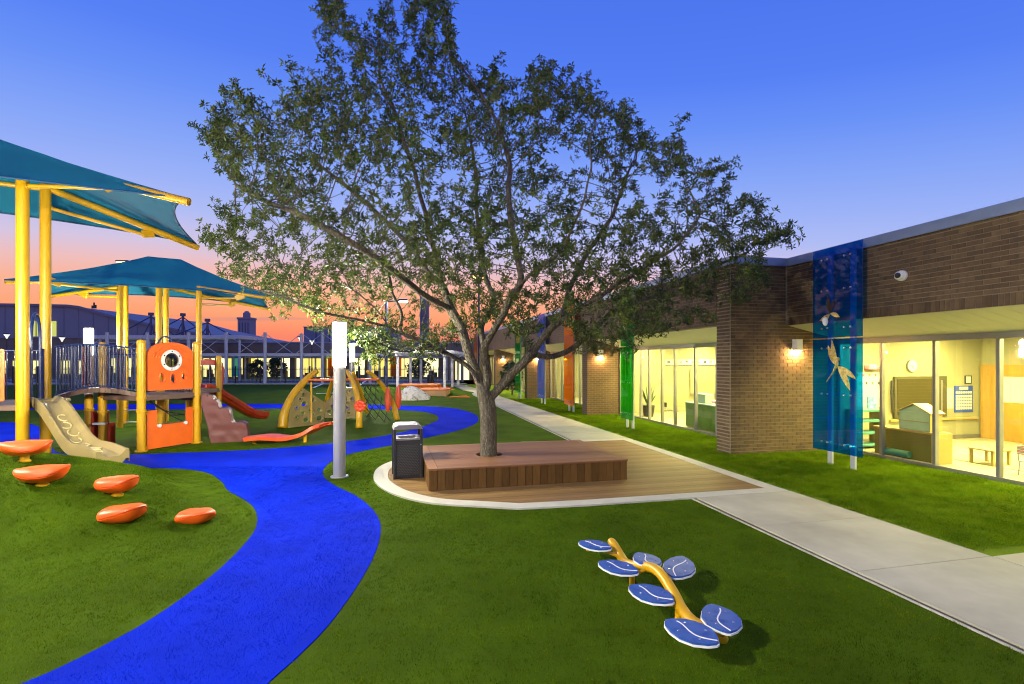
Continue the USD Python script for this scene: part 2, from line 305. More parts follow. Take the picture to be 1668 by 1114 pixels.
# natural lawn by the building
LAWN_P = Polygon([uv(u, v)[:2] for u, v in [(4.47, 6.68), (4.47, 12.6), (62, 12.6), (62, 6.85), (26, 6.80)]])
solo('lawn', extr(LAWN_P, .05, -.03), LAWN, kind='structure', smooth=False)
# far pavement, orange rubber
solo('far_pavement', bbox(-120, 40, 50.0, 63.5, -.2, .02), PAVE, kind='structure', smooth=False)
solo('pavement_kerb', bbox(-120, -4.4, 49.7, 50.0, -.1, .10, .01), CONC_LIGHT, kind='structure')
solo('orange_rubber_surface', extr(Polygon([G(*p)[:2] for p in [(652, 645), (745, 647), (766, 647), (726, 628), (712, 624.5), (660, 625)]]), .03, -.02), RUBBER, kind='structure', smooth=False)
wl = []
for a, b in [((511, 639), (526, 632)), ((583, 639.5), (596, 627.5)), ((515, 647.5), (562, 646)), ((535, 636), (560, 636))]:
    A, B = G(*a), G(*b); d = (B - A) / np.linalg.norm(B - A); n = np.array([-d[1], d[0], 0]) * .09
    wl.append(extr(Polygon([(A - n)[:2], (A + n)[:2], (B + n)[:2], (B - n)[:2]]), .012, float(max(mound(A[0], A[1]), mound(B[0], B[1]))) - .004))
solo('field_line_marking', wl, WHITEPL, kind='structure', smooth=False)

# concrete path, slab by slab
def vl(u): return 4.80 + .0215 * max(u - 4, 0)
def vr(u): return 6.65 + .004 * u
cp = structure('concrete_path')
part(cp, 'bedding', extr(Polygon([uv(u, v)[:2] for u, v in [(1.0, 4.83), (1.0, 6.6), (60, 6.8), (60, 5.95)]]), .03, -.028), MORTAR, False)
us = [1.4, 2.93, 4.46, 5.99, 7.50]
def slab(u0, u1, v0a, v0b, v1a, v1b): part(cp, 'slab', extr(Polygon([uv(u0 + .006, v0a)[:2], uv(u0 + .006, v1a)[:2], uv(u1 - .006, v1b)[:2], uv(u1 - .006, v0b)[:2]]), .06, -.035 + .004 * RNG.random() * .6), CONC, False)
for a, b in zip(us[:-1], us[1:]): slab(a, b, vl(a), vl(b), vr(a), vr(b))
u = 13.72
while u < 47: slab(u, u + 1.53, vl(u), vl(u + 1.53), vr(u), vr(u + 1.53)); u += 1.53
for a, b in [(1.4, 2.93), (2.93, 4.46)]:
    for k in range(4): slab(a, b, 6.69 + 1.5 * k, 6.69 + 1.5 * k, 8.18 + 1.5 * k, 8.18 + 1.5 * k)
# slot drain along the path's turf side
sd = structure('slot_drain')
for (a, b) in [(1.0, 7.5), (13.72, 47)]:
    q = lambda o: [uv(a, vl(a) - o)[:2], uv(b, vl(b) - o)[:2]]
    def strip(o0, o1, z0, z1): i, j = q(o0), q(o1); return extr(Polygon([i[0], i[1], j[1], j[0]]), z1 - z0, z0)
    part(sd, 'drain_channel', strip(.004, .068, -.02, .006), DARK, False)
    part(sd, 'drain_edge', strip(.070, .095, -.02, .012), CONC_LIGHT, False)
# ---- low deck with its concrete border
ARC = [(-.32, 7.875), (-1.29, 8.11), (-2.0, 8.67), (-2.5, 9.45), (-2.73, 10.2), (-2.79, 10.86), (-2.66, 11.5), (-2.3, 12.2), (-1.2, 13.3), (.3, 14.2)]
OUT = Polygon([uv(7.5, 6.66)[:2], uv(7.5, 4.8)[:2], uv(7.5, 3.0)[:2], uv(7.55, 1.9)[:2]] + list(bez(ARC, 6)) + [uv(13.70, 4.95)[:2], uv(13.70, 6.70)[:2]])
INN = OUT.buffer(-.27)
INN = INN.intersection(Polygon([uv(u, v)[:2] for u, v in [(7.5, -6), (7.5, 6.44), (13.5, 6.46), (13.5, -6)]]))
solo('deck_border', extr(OUT.difference(INN), .05, -.022), CONC_LIGHT, kind='structure', smooth=False)
dk = structure('timber_deck')
part(dk, 'joist_bed', extr(INN.buffer(-.01), .02, -.026), DARK, False)
DECKM = [WOOD, WOOD2, WOOD3]; LOWM = [DECK_A, DECK_B, DECK_C]
W = .138; k = 0
for u0 in np.arange(7.4, 13.9, W + .006):
    g = Polygon([uv(u0, -6)[:2], uv(u0, 8)[:2], uv(u0 + W, 8)[:2], uv(u0 + W, -6)[:2]]).intersection(INN)
    m = extr(g, .026, -.006 + .002 * RNG.random()) if not g.is_empty else None
    if m is not None: part(dk, 'plank', m, LOWM[k * 7 % 3], False)
    k += 1

# ================================================================ RAISED TIMBER PLATFORM ROUND THE TREE
C0 = np.array([-1.42, 8.83]); A0 = math.atan2(.88, 3.58); PL, PW, PH = 3.69, 2.47, .40
e1 = np.array([math.cos(A0), math.sin(A0)]); e2 = np.array([-e1[1], e1[0]])
TP = np.array([-.45, 10.24])
pf = thing('tree_bench_platform', 'low brown timber platform seat with vertical board skirting round the tree trunk', 'platform bench', (C0[0], C0[1], 0))
TM = np.eye(4); TM[:2, 0], TM[:2, 1], TM[:3, 3] = e1, e2, (C0[0], C0[1], 0)
def ploc(m): m = M(m); m.apply_transform(TM); return m
tl = np.linalg.solve(np.stack([e1, e2], 1), TP - C0); hole = Point(*tl).buffer(.265, 24)
part(pf, 'frame', ploc(cat_([extr(sbox(.03, .03, PL - .03, PW - .03).difference(hole.buffer(.02)), PH - .06, .02)])), DARK, False)
b = 0.02
nb = 17; wb = PW / nb
for i in range(nb):
    g = sbox(.155, i * wb + .003, PL - .155, (i + 1) * wb - .003).difference(hole)
    part(pf, 'top_board', ploc(extr(g, .03, PH - .03 + .0015 * RNG.random())), DECKM[(i * 5 + i // 3) % 3], False)
for x0 in (-.015, PL - .15):
    part(pf, 'edge_board', ploc(cbox((x0 + .0825, PW / 2, PH - .014), (.165, PW + .03, .034), .004)), WOOD2 if x0 < 0 else WOOD)
for i in range(26):
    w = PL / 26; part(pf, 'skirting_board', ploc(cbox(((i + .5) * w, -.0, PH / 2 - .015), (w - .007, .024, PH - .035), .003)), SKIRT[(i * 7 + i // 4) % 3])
for sx in (0, PL):
    for i in range(17):
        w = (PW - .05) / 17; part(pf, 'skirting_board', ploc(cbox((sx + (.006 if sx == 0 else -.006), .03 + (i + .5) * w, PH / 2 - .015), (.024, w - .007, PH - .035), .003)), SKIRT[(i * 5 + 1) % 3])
part(pf, 'nosing', ploc(cbox((PL / 2, -.002, PH - .016), (PL - .3, .045, .028), .004)), WOOD3)

# ================================================================ LITTER BIN
BA = math.atan2(.15, .53); bl = thing('litter_bin', 'charcoal metal litter bin with hooded top beside the timber platform', 'bin', (-2.23, 9.69, 0), rz=BA)
bw = .55; RIM = mat('bin_rim', (.20, .19, .20), .4, .05, 8, metal=.4)
P_ = lambda n, m, ma, **k: part(bl, n, m, ma, local=True, **k)
P_('body', [bbox(.025, bw - .025, .025, bw - .025, .05, .74, .008)], BINGREY)
P_('base', bbox(.04, bw - .04, .04, bw - .04, .012, .05, .004), DARK)
for x in (0, bw - .05):
    for y in (0, bw - .05): P_('corner_post', bbox(x, x + .05, y, y + .05, .012, .96, .008), BINGREY)
hood = extr(Polygon([(0, .0), (.03, .055), (.09, .085), (bw - .09, .085), (bw - .03, .055), (bw, .0)]), bw + .02)
T = np.eye(4); T[:3, 0], T[:3, 1], T[:3, 2], T[:3, 3] = (1, 0, 0), (0, 0, 1), (0, -1, 0), (0, bw + .01, .955); hood.apply_transform(T)
P_('hood', hood, RIM, smooth=20)
rim = extr(sbox(.02, .02, bw - .02, bw - .02).difference(sbox(.11, .11, bw - .11, bw - .11)), .035, .745)
P_('rim', rim, RIM, smooth=False)
P_('liner', lathe([(.0, .60), (.15, .60), (.17, .74)], 20, (bw / 2, bw / 2, 0)), DARK)
PERF = mat('bin_perforation', (.10, .10, .095), .5, .2, 30, metal=.3)
pm = []
for iz in range(19):
    for ix in range(13):
        x = .085 + ix * .0305 + (.015 if iz % 2 else 0); z = .10 + iz * .0305
        for face in ('f', 'r'):
            q = bar((x - .008, 0, z - .008), (x + .008, 0, z + .008), .004, .006, .001)
            if face == 'f': q.apply_translation((0, .024, 0))
            else:
                v = q.vertices.copy(); q.vertices = np.stack([v[:, 1] * 0 + bw - .024 - v[:, 1], v[:, 0], v[:, 2]], 1)
            pm.append(q)
P_('perforated_pattern', pm, PERF, smooth=False, kind='stuff')
P_('lock', sphere((.015 + bw - .05, -.004, .66), .014), STAINLESS)

# ================================================================ LIGHT COLUMNS AND LAMPS
LENS = emit('lamp_lens', (1.0, .95, .74), 480.0)
def light_column(p, h, label, group='light columns', lens=LENS, name='light_column'):
    t = thing(name, label, 'lamp', (p[0], p[1], 0), group=group); L = lambda n, m, ma, **k: part(t, n, m, ma, local=True, **k)
    L('base_plate', cyl((0, 0), .17, 0, .025, 24), STEEL)
    L('pole', cyl((0, 0), .119, .02, h - .88, 32), STEEL, smooth=40)
    L('lens', cyl((0, 0), .128, h - .88, h - .03, 32, .03), lens, smooth=40)
    L('cap', cyl((0, 0), .131, h - .03, h, 32), STEEL, smooth=40)
    return t
LC = G(553, 777)
light_column(LC, 3.02, 'round steel column with tall glowing white lens standing beside the blue path left of the bin')
light_column((-7.45, 24.0), 3.1, 'smaller glowing light column just behind the front column, right of its lens')
light_column((-13.95, 17.0), 3.35, 'bright glowing light column behind the bridge railing of the play structure')
light_column((-8.5, 6.0), 3.6, 'light column outside the picture at the lower left beyond the mound')
light_column((-10.9, 7.6), 3.7, 'light column outside the picture to the left of the orange steps')
fl = thing('area_light_pole', 'tall dark floodlight pole standing behind the camera', 'lamp post', (-5.0, -1.6, 0))
part(fl, 'pole', tube([(0, 0, 0), (0, 0, 5.3)], [.08, .05], 16), NAVY, local=True)
part(fl, 'lamp_head', lathe([(0, 5.62), (.30, 5.58), (.36, 5.45), (.34, 5.40), (0, 5.42)], 24), NAVY, local=True)
part(fl, 'diffuser', sphere((0, 0, 5.36), .19, (1, 1, .8)), emit('flood_lens', (1.0, .89, .60), 5000.0), local=True)

# ================================================================ TREE
def build_tree():
    t = thing('oak_tree', 'large spreading live oak tree rising through the timber platform', 'tree', (TP[0], TP[1], 0))
    D0 = TP[1]
    limb = lambda pts: np.array([PD(px, py, D0 + d) for px, py, d in pts])
    trunkL = [limb([(797, 772, 0), (796, 740, 0), (796, 700, 0), (795, 668, 0), (793, 650, 0)])]
    A = limb([(793, 650, 0), (780, 622, -.05), (764, 598, -.1), (739, 582, -.2), (706, 564, -.4), (677, 553, -.6), (652, 546, -.7)])
    A2 = limb([(652, 546, -.7), (633, 531, -.9), (612, 503, -1.2), (588, 482, -1.6), (560, 462, -2)]); A3 = limb([(652, 546, -.7), (654, 511, -.5), (640, 480, -.2), (630, 440, .2), (600, 400, .6)])
    A4 = limb([(633, 531, -.9), (590, 522, -1.4), (540, 512, -1.7), (490, 498, -1.7), (440, 478, -1.5), (405, 470, -1.4)])
    B = limb([(785, 630, 0), (774, 600, .1), (760, 561, .3), (750, 531, .5), (735, 504, .6), (724, 472, .8), (714, 440, .9), (704, 400, .9), (690, 340, 1), (672, 270, .9), (650, 200, .7), (620, 130, .5)])
    B2 = limb([(722, 468, .8), (697, 443, 1.2), (675, 410, 1.6), (648, 380, 1.9), (612, 345, 2.2), (560, 300, 2.4), (500, 255, 2.2)])
    Cc = limb([(793, 635, 0), (793, 594, -.1), (790, 571, -.2), (801, 549, -.4), (816, 521, -.7), (832, 488, -1), (853, 462, -1.2), (885, 432, -1.5), (920, 395, -1.8), (950, 340, -2), (965, 270, -2)])
    C2 = limb([(790, 571, -.2), (783, 535, .4), (793, 512, 1), (805, 488, 1.4), (797, 465, 1.7), (785, 430, 2), (780, 370, 2.3), (775, 300, 2.4), (765, 220, 2)])
    C3 = limb([(853, 462, -1.2), (840, 400, -1.0), (830, 330, -.8), (826, 250, -.4), (800, 180, 0), (760, 120, .2), (720, 70, .2)])
    Dd = limb([(793, 648, 0), (814, 630, 0), (839, 601, -.1), (864, 576, -.2), (884, 543, -.3), (912, 524, -.5), (955, 500, -.8), (1005, 468, -1.2), (1060, 430, -1.5), (1110, 390, -1.6), (1150, 340, -1.4)])
    D2 = limb([(864, 576, -.2), (888, 583, 0), (915, 579, .2), (940, 560, .4), (985, 517, .8), (1040, 490, 1.2), (1105, 460, 1.3), (1165, 435, 1.2), (1225, 405, .8)])
    D3 = limb([(912, 524, -.5), (930, 470, .2), (960, 410, .8), (1000, 340, 1.2), (1030, 270, 1.1)])
    A5 = limb([(706, 564, -.4), (660, 575, -1.0), (620, 560, -1.6), (585, 545, -2.0)])
    B3 = limb([(735, 504, .6), (690, 480, -.3), (640, 440, -1.2), (580, 400, -1.8), (510, 360, -1.8), (440, 330, -1.3), (380, 300, -.6)])
    limbs = trunkL + [A, A2, A3, A4, B, B2, Cc, C2, C3, Dd, D2, D3, A5, B3]
    nodes, par = [], []
    def add(p, q): nodes.append(np.array(p)); par.append(q); return len(nodes) - 1
    for li, L in enumerate(limbs):
        c = bez(L, 8); seg = np.r_[0, np.cumsum(np.linalg.norm(np.diff(c, axis=0), axis=1))]
        s = np.arange(0, seg[-1], .13); c = np.stack([np.interp(s, seg, c[:, k]) for k in range(3)], 1)
        if li == 0: last = add(c[0], -1)
        else: last = int(np.argmin(np.linalg.norm(np.array(nodes) - c[0], axis=1)))
        wob = meshkit.noise(c * 2.2 + li * 9, li) - .5
        for i, p in enumerate(c[1:]): last = add(p + (np.array([wob[i + 1], wob[i] * .5, -wob[i + 1]]) * .10 if li else 0), last)
    n_limb = len(nodes)
    # crown volume: the photograph's outline at the trunk's distance, thick in the middle
    outl = Polygon([(325, 210), (372, 160), (378, 150), (430, 158), (480, 138), (522, 112), (530, 60), (520, 0), (545, -25), (575, 40), (600, 55), (632, 5), (655, 45), (690, -15), (738, -15), (745, 90), (790, 118), (835, 122), (885, 112), (925, 132), (985, 160), (1000, 185),
                    (1045, 182), (1060, 235), (1115, 218), (1120, 265), (1150, 268), (1180, 305), (1222, 318), (1250, 350), (1292, 388), (1240, 408), (1245, 455), (1190, 505), (1130, 535), (1060, 552), (1000, 575), (950, 592), (930, 548), (880, 505), (845, 560), (800, 505), (760, 560), (735, 545), (700, 600), (655, 585), (600, 600), (560, 555), (520, 530), (455, 498), (420, 470), (385, 450), (388, 410), (340, 408), (336, 388), (400, 372), (335, 352), (360, 338), (400, 330), (352, 290), (338, 275), (380, 262), (326, 222)])
    holes = [Polygon([(400, 395), (470, 385), (560, 380), (590, 395), (520, 405), (440, 430), (415, 425)]), Polygon([(520, 300), (600, 310), (620, 340), (540, 335)])]
    pts = []
    while len(pts) < 10500:
        px, py = RNG.uniform(320, 1295, 4000), RNG.uniform(-30, 605, 4000)
        ok = contains_xy(outl, px, py)
        for hp in holes: ok &= ~(contains_xy(hp, px, py) & (RNG.random(4000) < .85))
        for a, c in zip(px[ok], py[ok]):
            rx = (a - 800) / 500.0; ry = (c - 320) / 310.0
            ext = 3.9 * math.sqrt(max(.12, 1 - .85 * min(1, rx * rx + .5 * ry * ry)))
            d = RNG.uniform(-1, 1); p = PD(a, c, D0 + ext * d * (.75 if d < 0 else 1.0))
            if p[2] < 2.6 and abs(p[0] - TP[0]) < 2.6 and RNG.random() < .7: continue
            if p[2] < 2.15: continue
            dens = meshkit.noise(p * .95, 3)
            if dens < .36 + .12 * RNG.random(): continue
            pts.append(p)
    att = np.array(pts[:10500]); alive = np.ones(len(att), bool)
    step, kill, infl = .17, .26, 2.2
    for it in range(70):
        tr = cKDTree(np.array(nodes)); ai = np.where(alive)[0]
        if not len(ai): break
        d, j = tr.query(att[ai], distance_upper_bound=infl if it > 6 else 1.3); ok = np.isfinite(d)
        pull = {}
        for a, jj, dd in zip(ai[ok], j[ok], d[ok]):
            if jj < 14: continue
            v = (att[a] - nodes[jj]) / (dd + 1e-9); pull.setdefault(jj, []).append(v)
        new = []
        for jj, vs in pull.items():
            v = np.mean(vs, 0) + RNG.normal(0, .18, 3) + np.array([0, 0, .06]); v /= np.linalg.norm(v) + 1e-9
            new.append((nodes[jj] + v * step, jj))
        for p, jj in new: add(p, jj)
        d, _ = cKDTree(np.array(nodes)).query(att[ai]); alive[ai[d < kill]] = False
    # long leafy shoots feathering the outline
    N0 = np.array(nodes); kids = np.bincount(np.array(par[1:]), minlength=len(N0)); tips = np.where(kids == 0)[0]; cen = np.array([TP[0], TP[1], 4.2])
    rad = N0[tips] - cen; sc_ = np.linalg.norm(rad / [5.6, 4.2, 4.4], axis=1); pick = tips[np.argsort(-sc_)[:900]]; RNG.shuffle(pick)
    for i in pick[:430]:
        d = (N0[i] - cen); d /= np.linalg.norm(d); d = d + RNG.normal(0, .35, 3) + [0, 0, .45 if N0[i, 2] > 4 else -.05]; d /= np.linalg.norm(d); last, p = int(i), N0[i].copy()
        for k in range(int(RNG.integers(3, 8))):
            d = d + RNG.normal(0, .10, 3); d /= np.linalg.norm(d); p = p + d * .09; last = add(p, last)
    n_shoot = len(N0)
    N = np.array(nodes); par_ = np.array(par); n = len(N)
    ch = [[] for _ in range(n)]
    for i, q in enumerate(par_):
        if q >= 0: ch[q].append(i)
    r = np.zeros(n); e = 2.35
    for i in range(n - 1, -1, -1): r[i] = (.0045 ** e if not ch[i] else sum(r[c] ** e for c in ch[i])) ** (1 / e)
    sc = .165 / r[6]; base = r.copy(); r = np.where(r > .012, r * (1 + (sc - 1) * np.clip((r - .012) / (r[6] - .012), 0, 1) ** .5), r)
    # smooth positions of twigs is not needed; chains into tubes
    big, mid, fine = [], [], []
    start = [(0, None)]
    while start:
        i, pre = start.pop(); chain = [pre] if pre is not None else []
        while True:
            chain.append(i)
            if not ch[i]: break
            k = sorted(ch[i], key=lambda c: -r[c]); start += [(c, i) for c in k[1:]]; i = k[0]
        if len(chain) < 2: continue
        P = N[chain].copy(); rr = r[chain].copy(); rr[0] = min(rr[0], rr[1] * 1.15) if pre is not None else rr[0]
        if len(P) > 3: P[1:-1] = .25 * P[:-2] + .5 * P[1:-1] + .25 * P[2:]
        cut = int(np.sum(rr > .035))
        if pre is None: rr[:4] *= np.array([1.28, 1.16, 1.06, 1.02])
        if cut >= 2: big.append(tube(P[:cut + 1], rr[:cut + 1], 16, False)); P, rr = P[cut:], rr[cut:]
        if len(P) >= 2: (mid if rr[0] > .011 else fine).append(tube(P, rr, 6 if rr[0] > .011 else 4, False))
    bark = usdkit.material(stage, '/World/Looks/bark', {
        'g': ('geometry', {}), 'm': ('mapping', {'scale': (1, 1, .32)}), 'n': ('noise_texture', {'scale': 34, 'detail': 8.0, 'roughness': .7}), 'v': ('voronoi_texture', {'scale': 42, 'feature': 'distance_to_edge'}),
        'r': ('rgb_ramp', {'ramp': [(.3, (.045, .036, .026)), (.52, (.115, .098, .072)), (.72, (.26, .235, .18))]}), 'mr': ('map_range', {'from_min': 0.0, 'from_max': .22, 'to_min': 0.0, 'to_max': 1.0, 'clamp': True}),
        'ad': ('math', {'math_type': 'add'}), 'b': ('bump', {'strength': .85, 'distance': .02}), 'p': ('principled_bsdf', {'roughness': .9, 'specular_ior_level': .2})},
        [('g.position', 'm.vector'), ('m.vector', 'n.vector'), ('m.vector', 'v.vector'), ('n.fac', 'r.fac'), ('v.distance', 'mr.value'), ('mr.result', 'ad.value1'), ('n.fac', 'ad.value2'), ('r.color', 'p.base_color'), ('ad.value', 'b.height'), ('b.normal', 'p.normal')], surface='p.BSDF')
    part(t, 'trunk', cat_(big), bark, True); part(t, 'branches', cat_(mid), bark, True, kind='stuff'); part(t, 'twigs', cat_(fine), bark, True, kind='stuff')
    # foliage: whorls of narrow leaves at the twig ends and along them
    def whorl(k, seed):
        g = np.random.default_rng(seed); V, F = [], []
        for i in range(k):
            th = i * 2.4 + g.normal(0, .3); el = g.uniform(-.15, 1.15); L = g.uniform(.052, .092); w = L * g.uniform(.15, .21)
            d = np.array([math.cos(th) * math.cos(el), math.sin(th) * math.cos(el), math.sin(el)]); s = np.cross(d, [0, 0, 1.0]); s /= np.linalg.norm(s) + 1e-9; up = np.cross(s, d)
            o = d * .012 + np.array([0, 0, g.uniform(-.03, .03)]); c = len(V)
            V += [o, o + d * L * .45 + s * w + up * .010, o + d * L - up * .012, o + d * L * .45 - s * w + up * .010]; F += [[c, c + 1, c + 2], [c, c + 2, c + 3]]
        return trimesh.Trimesh(np.array(V), np.array(F), process=False)
    def leafmat(name, c):
        return usdkit.material(stage, f'/World/Looks/{name}', {'i': ('object_info', {}), 'r': ('rgb_ramp', {'ramp': [(0.0, tuple(np.array(c) * .72)), (1.0, tuple(np.array(c) * 1.32))]}),
            'p': ('principled_bsdf', {'roughness': .45, 'specular_ior_level': .25}), 't': ('translucent_bsdf', {}), 'm': ('mix_closure', {'fac': .28})},
            [('i.random', 'r.fac'), ('r.color', 'p.base_color'), ('r.color', 't.color'), ('p.BSDF', 'm.closure1'), ('t.BSDF', 'm.closure2')], surface='m.closure')
    ms = [leafmat('leaf_green', (.070, .105, .018)), leafmat('leaf_olive', (.098, .118, .024)), leafmat('leaf_dark', (.046, .072, .019))]
    pos, dirs = [], []
    thin = np.where((base < .0085) & (np.arange(n) >= n_limb))[0]
    for i in thin:
        d = N[i] - N[par_[i]]; d /= np.linalg.norm(d) + 1e-9; tip = not ch[i]
        if N[i, 2] < 2.3 and RNG.random() < .6: continue
        if i < n_shoot and meshkit.noise(N[i] * 1.15, 11) < .27: continue
        for q in range(2 if i >= n_shoot else 3 if tip else 1 + int(RNG.random() < .75) if base[i] < .0060 else 1):
            pos.append(N[i] + RNG.normal(0, .045 if q == 0 else .06, 3) - d * step * (q * .4)); dirs.append(d + RNG.normal(0, .5, 3) + np.array([0, 0, .25]))
    pos, dirs = np.array(pos), np.array(dirs)
    p = f'{t}/crown'; pi = UsdGeom.PointInstancer.Define(stage, p); data(pi.GetPrim(), kind='stuff')
    tg = []
    for i in range(6):
        me = usdkit.mesh(stage, f'{p}/leaf_whorl_{i:03d}' if i else f'{p}/leaf_whorl', whorl(7 + i % 3, 40 + i), ms[i % 3], False); tg.append(me.GetPath())
    pi.CreatePrototypesRel().SetTargets(tg)
    pi.CreateProtoIndicesAttr(Vt.IntArray.FromNumpy(RNG.integers(0, 6, len(pos)).astype(np.int32)))
    pi.CreatePositionsAttr(Vt.Vec3fArray.FromNumpy((pos - LOC[t]).astype(np.float32)))
    dirs /= np.linalg.norm(dirs, axis=1, keepdims=True); h = np.array([0, 0, 1.0]) + dirs; h /= np.linalg.norm(h, axis=1, keepdims=True) + 1e-9
    pi.CreateOrientationsAttr(Vt.QuathArray([Gf.Quath(0.0, float(a), float(b_), float(c)) for a, b_, c in h]))
    s = RNG.uniform(.78, 1.34, len(pos)).astype(np.float32); pi.CreateScalesAttr(Vt.Vec3fArray.FromNumpy(np.repeat(s[:, None], 3, 1)))
    print('tree nodes', n, 'whorls', len(pos), 'r0', r[6])
build_tree()

# ================================================================ GRASS
def tuft(n, size, hgt, seed, wd, lean=.5):
    g = np.random.default_rng(seed); x, y = g.uniform(-size / 2, size / 2, n), g.uniform(-size / 2, size / 2, n); th = g.uniform(0, 6.28, n); h = hgt * g.uniform(.6, 1.1, n)
    dx, dy = np.cos(th) * wd, np.sin(th) * wd; lx, ly = g.normal(0, lean, n) * h, g.normal(0, lean, n) * h
    V = np.stack([np.stack([x - dx, y - dy, x * 0 - .004], 1), np.stack([x + dx, y + dy, x * 0 - .004], 1), np.stack([x + lx, y + ly, h], 1)], 1).reshape(-1, 3)
    return trimesh.Trimesh(V, np.arange(3 * n).reshape(-1, 3), process=False)
def bladem(name, c):
    return usdkit.material(stage, f'/World/Looks/{name}', {'g': ('geometry', {}), 'n': ('noise_texture', {'scale': 62.0, 'detail': 3.0, 'roughness': .6}), 'n2': ('noise_texture', {'scale': .9, 'detail': 5.0, 'roughness': .6}),
        'v1': ('map_range', {'from_min': .32, 'from_max': .68, 'to_min': .25, 'to_max': 1.9, 'clamp': True}), 'v2': ('map_range', {'from_min': .3, 'from_max': .7, 'to_min': .60, 'to_max': 1.30, 'clamp': True}), 'vm': ('math', {'math_type': 'multiply'}), 'mu': ('vector_math', {'math_type': 'scale'}),
        'r': ('rgb_ramp', {'ramp': [(0.0, tuple(np.array(c) * .55)), (.6, c), (1.0, tuple(np.array(c) * 1.5))]}), 'p': ('principled_bsdf', {'roughness': .8, 'specular_ior_level': .02}), 't': ('translucent_bsdf', {}), 'm': ('mix_closure', {'fac': .3})},
        [('g.random_per_island', 'r.fac'), ('g.position', 'n.vector'), ('g.position', 'n2.vector'), ('n.fac', 'v1.value'), ('n2.fac', 'v2.value'), ('v1.result', 'vm.value1'), ('v2.result', 'vm.value2'), ('r.color', 'mu.vector1'), ('vm.value', 'mu.scale'), ('mu.vector', 'p.base_color'), ('mu.vector', 't.color'), ('p.BSDF', 'm.closure1'), ('t.BSDF', 'm.closure2')], surface='m.closure')
def scatter(name, pts, protos, ms, nrm=None, sc=(.85, 1.15)):
    p = fresh('/World', name); pi = UsdGeom.PointInstancer.Define(stage, p); data(pi.GetPrim(), kind='stuff', label={'turf_blades': 'short green artificial turf blades', 'blue_turf_blades': 'short blue turf pile of the winding path', 'lawn_grass': 'bright natural grass between path and classrooms'}[name], cat='grass')
    tg = []
    for i, (m, a) in enumerate(zip(protos, ms)): tg.append(usdkit.mesh(stage, f'{p}/tuft_{i:03d}' if i else f'{p}/tuft', m, a, False).GetPath())
    n = len(pts); pi.CreatePrototypesRel().SetTargets(tg); pi.CreateProtoIndicesAttr(Vt.IntArray.FromNumpy(RNG.integers(0, len(tg), n).astype(np.int32)))
    pi.CreatePositionsAttr(Vt.Vec3fArray.FromNumpy(np.asarray(pts, np.float32))); q = []
    for i in range(n):
        r0 = Gf.Rotation(Gf.Vec3d(0, 0, 1), float(RNG.uniform(0, 360)))
        if nrm is not None: r0 = r0 * Gf.Rotation(Gf.Vec3d(0, 0, 1), Gf.Vec3d(*map(float, nrm[i])))
        g = r0.GetQuat(); im = g.GetImaginary(); q.append(Gf.Quath(float(g.GetReal()), float(im[0]), float(im[1]), float(im[2])))
    pi.CreateOrientationsAttr(Vt.QuathArray(q)); s = RNG.uniform(*sc, n).astype(np.float32); pi.CreateScalesAttr(Vt.Vec3fArray.FromNumpy(np.repeat(s[:, None], 3, 1)))
def cells(poly, stp, y1, size):
    x0, y0, x1_, y1_ = poly.bounds; X, Y = np.meshgrid(np.arange(x0, x1_, stp), np.arange(max(y0, 3.0), min(y1, y1_), stp), indexing='ij'); X, Y = X.ravel(), Y.ravel()
    X, Y = X + RNG.uniform(-.3, .3, X.size) * stp, Y + RNG.uniform(-.3, .3, X.size) * stp
    ok = contains_xy(poly.buffer(-.05), X, Y) & (np.abs(X) < Y * 1.04 + .4); return X[ok], Y[ok]
near = sbox(-14, 3.0, 8, 13.5).difference(PATH.buffer(.0)).difference(OUT).difference(Polygon([uv(u, v)[:2] for u, v in [(-3, 4.70), (-3, 20), (60, 20), (60, 5.9)]])).difference(Point(LC[0], LC[1]).buffer(.15))
X, Y = cells(near, .115, 13.5, .12); Z = mound(X, Y); ep = .02
nr = np.stack([-(mound(X + ep, Y) - Z) / ep, -(mound(X, Y + ep) - Z) / ep, np.ones_like(Z)], 1); nr /= np.linalg.norm(nr, axis=1, keepdims=True)
tb = [bladem('turf_blade', (.108, .208, .002)), bladem('turf_blade_dark', (.072, .155, .002)), bladem('turf_blade_olive', (.15, .225, .004))]
scatter('turf_blades', np.stack([X, Y, Z], 1), [tuft(62, .16, .024, 60 + i, .0022) for i in range(3)], tb, nr)
bb = [bladem('blue_blade', (.001, .024, .70)), bladem('blue_blade_dark', (.001, .012, .5)), bladem('blue_blade_light', (.004, .035, .9))]
X, Y = cells(PATH, .12, 11.0, .13); scatter('blue_turf_blades', np.stack([X, Y, X * 0 + .008], 1), [tuft(52, .16, .014, 70 + i, .0022) for i in range(3)], bb)
gb = [bladem('grass_blade', (.175, .30, .005)), bladem('grass_blade_dark', (.12, .23, .006)), bladem('grass_blade_light', (.22, .33, .012))]
lw = LAWN_P.intersection(Polygon([uv(u, v)[:2] for u, v in [(4.6, 6.7), (4.6, 10.95), (10.7, 10.95), (10.74, 7.9), (11.3, 7.9), (11.3, 9.3), (19.9, 9.3), (19.9, 7.9), (20.5, 7.9), (20.5, 9.3), (30, 9.3), (30, 6.8)]]))
X, Y = cells(lw, .125, 30, .10); scatter('lawn_grass', np.stack([X, Y, X * 0 + .02], 1), [tuft(70, .18, .055, 80 + i, .0034, .9) for i in range(3)], gb, sc=(.75, 1.25))
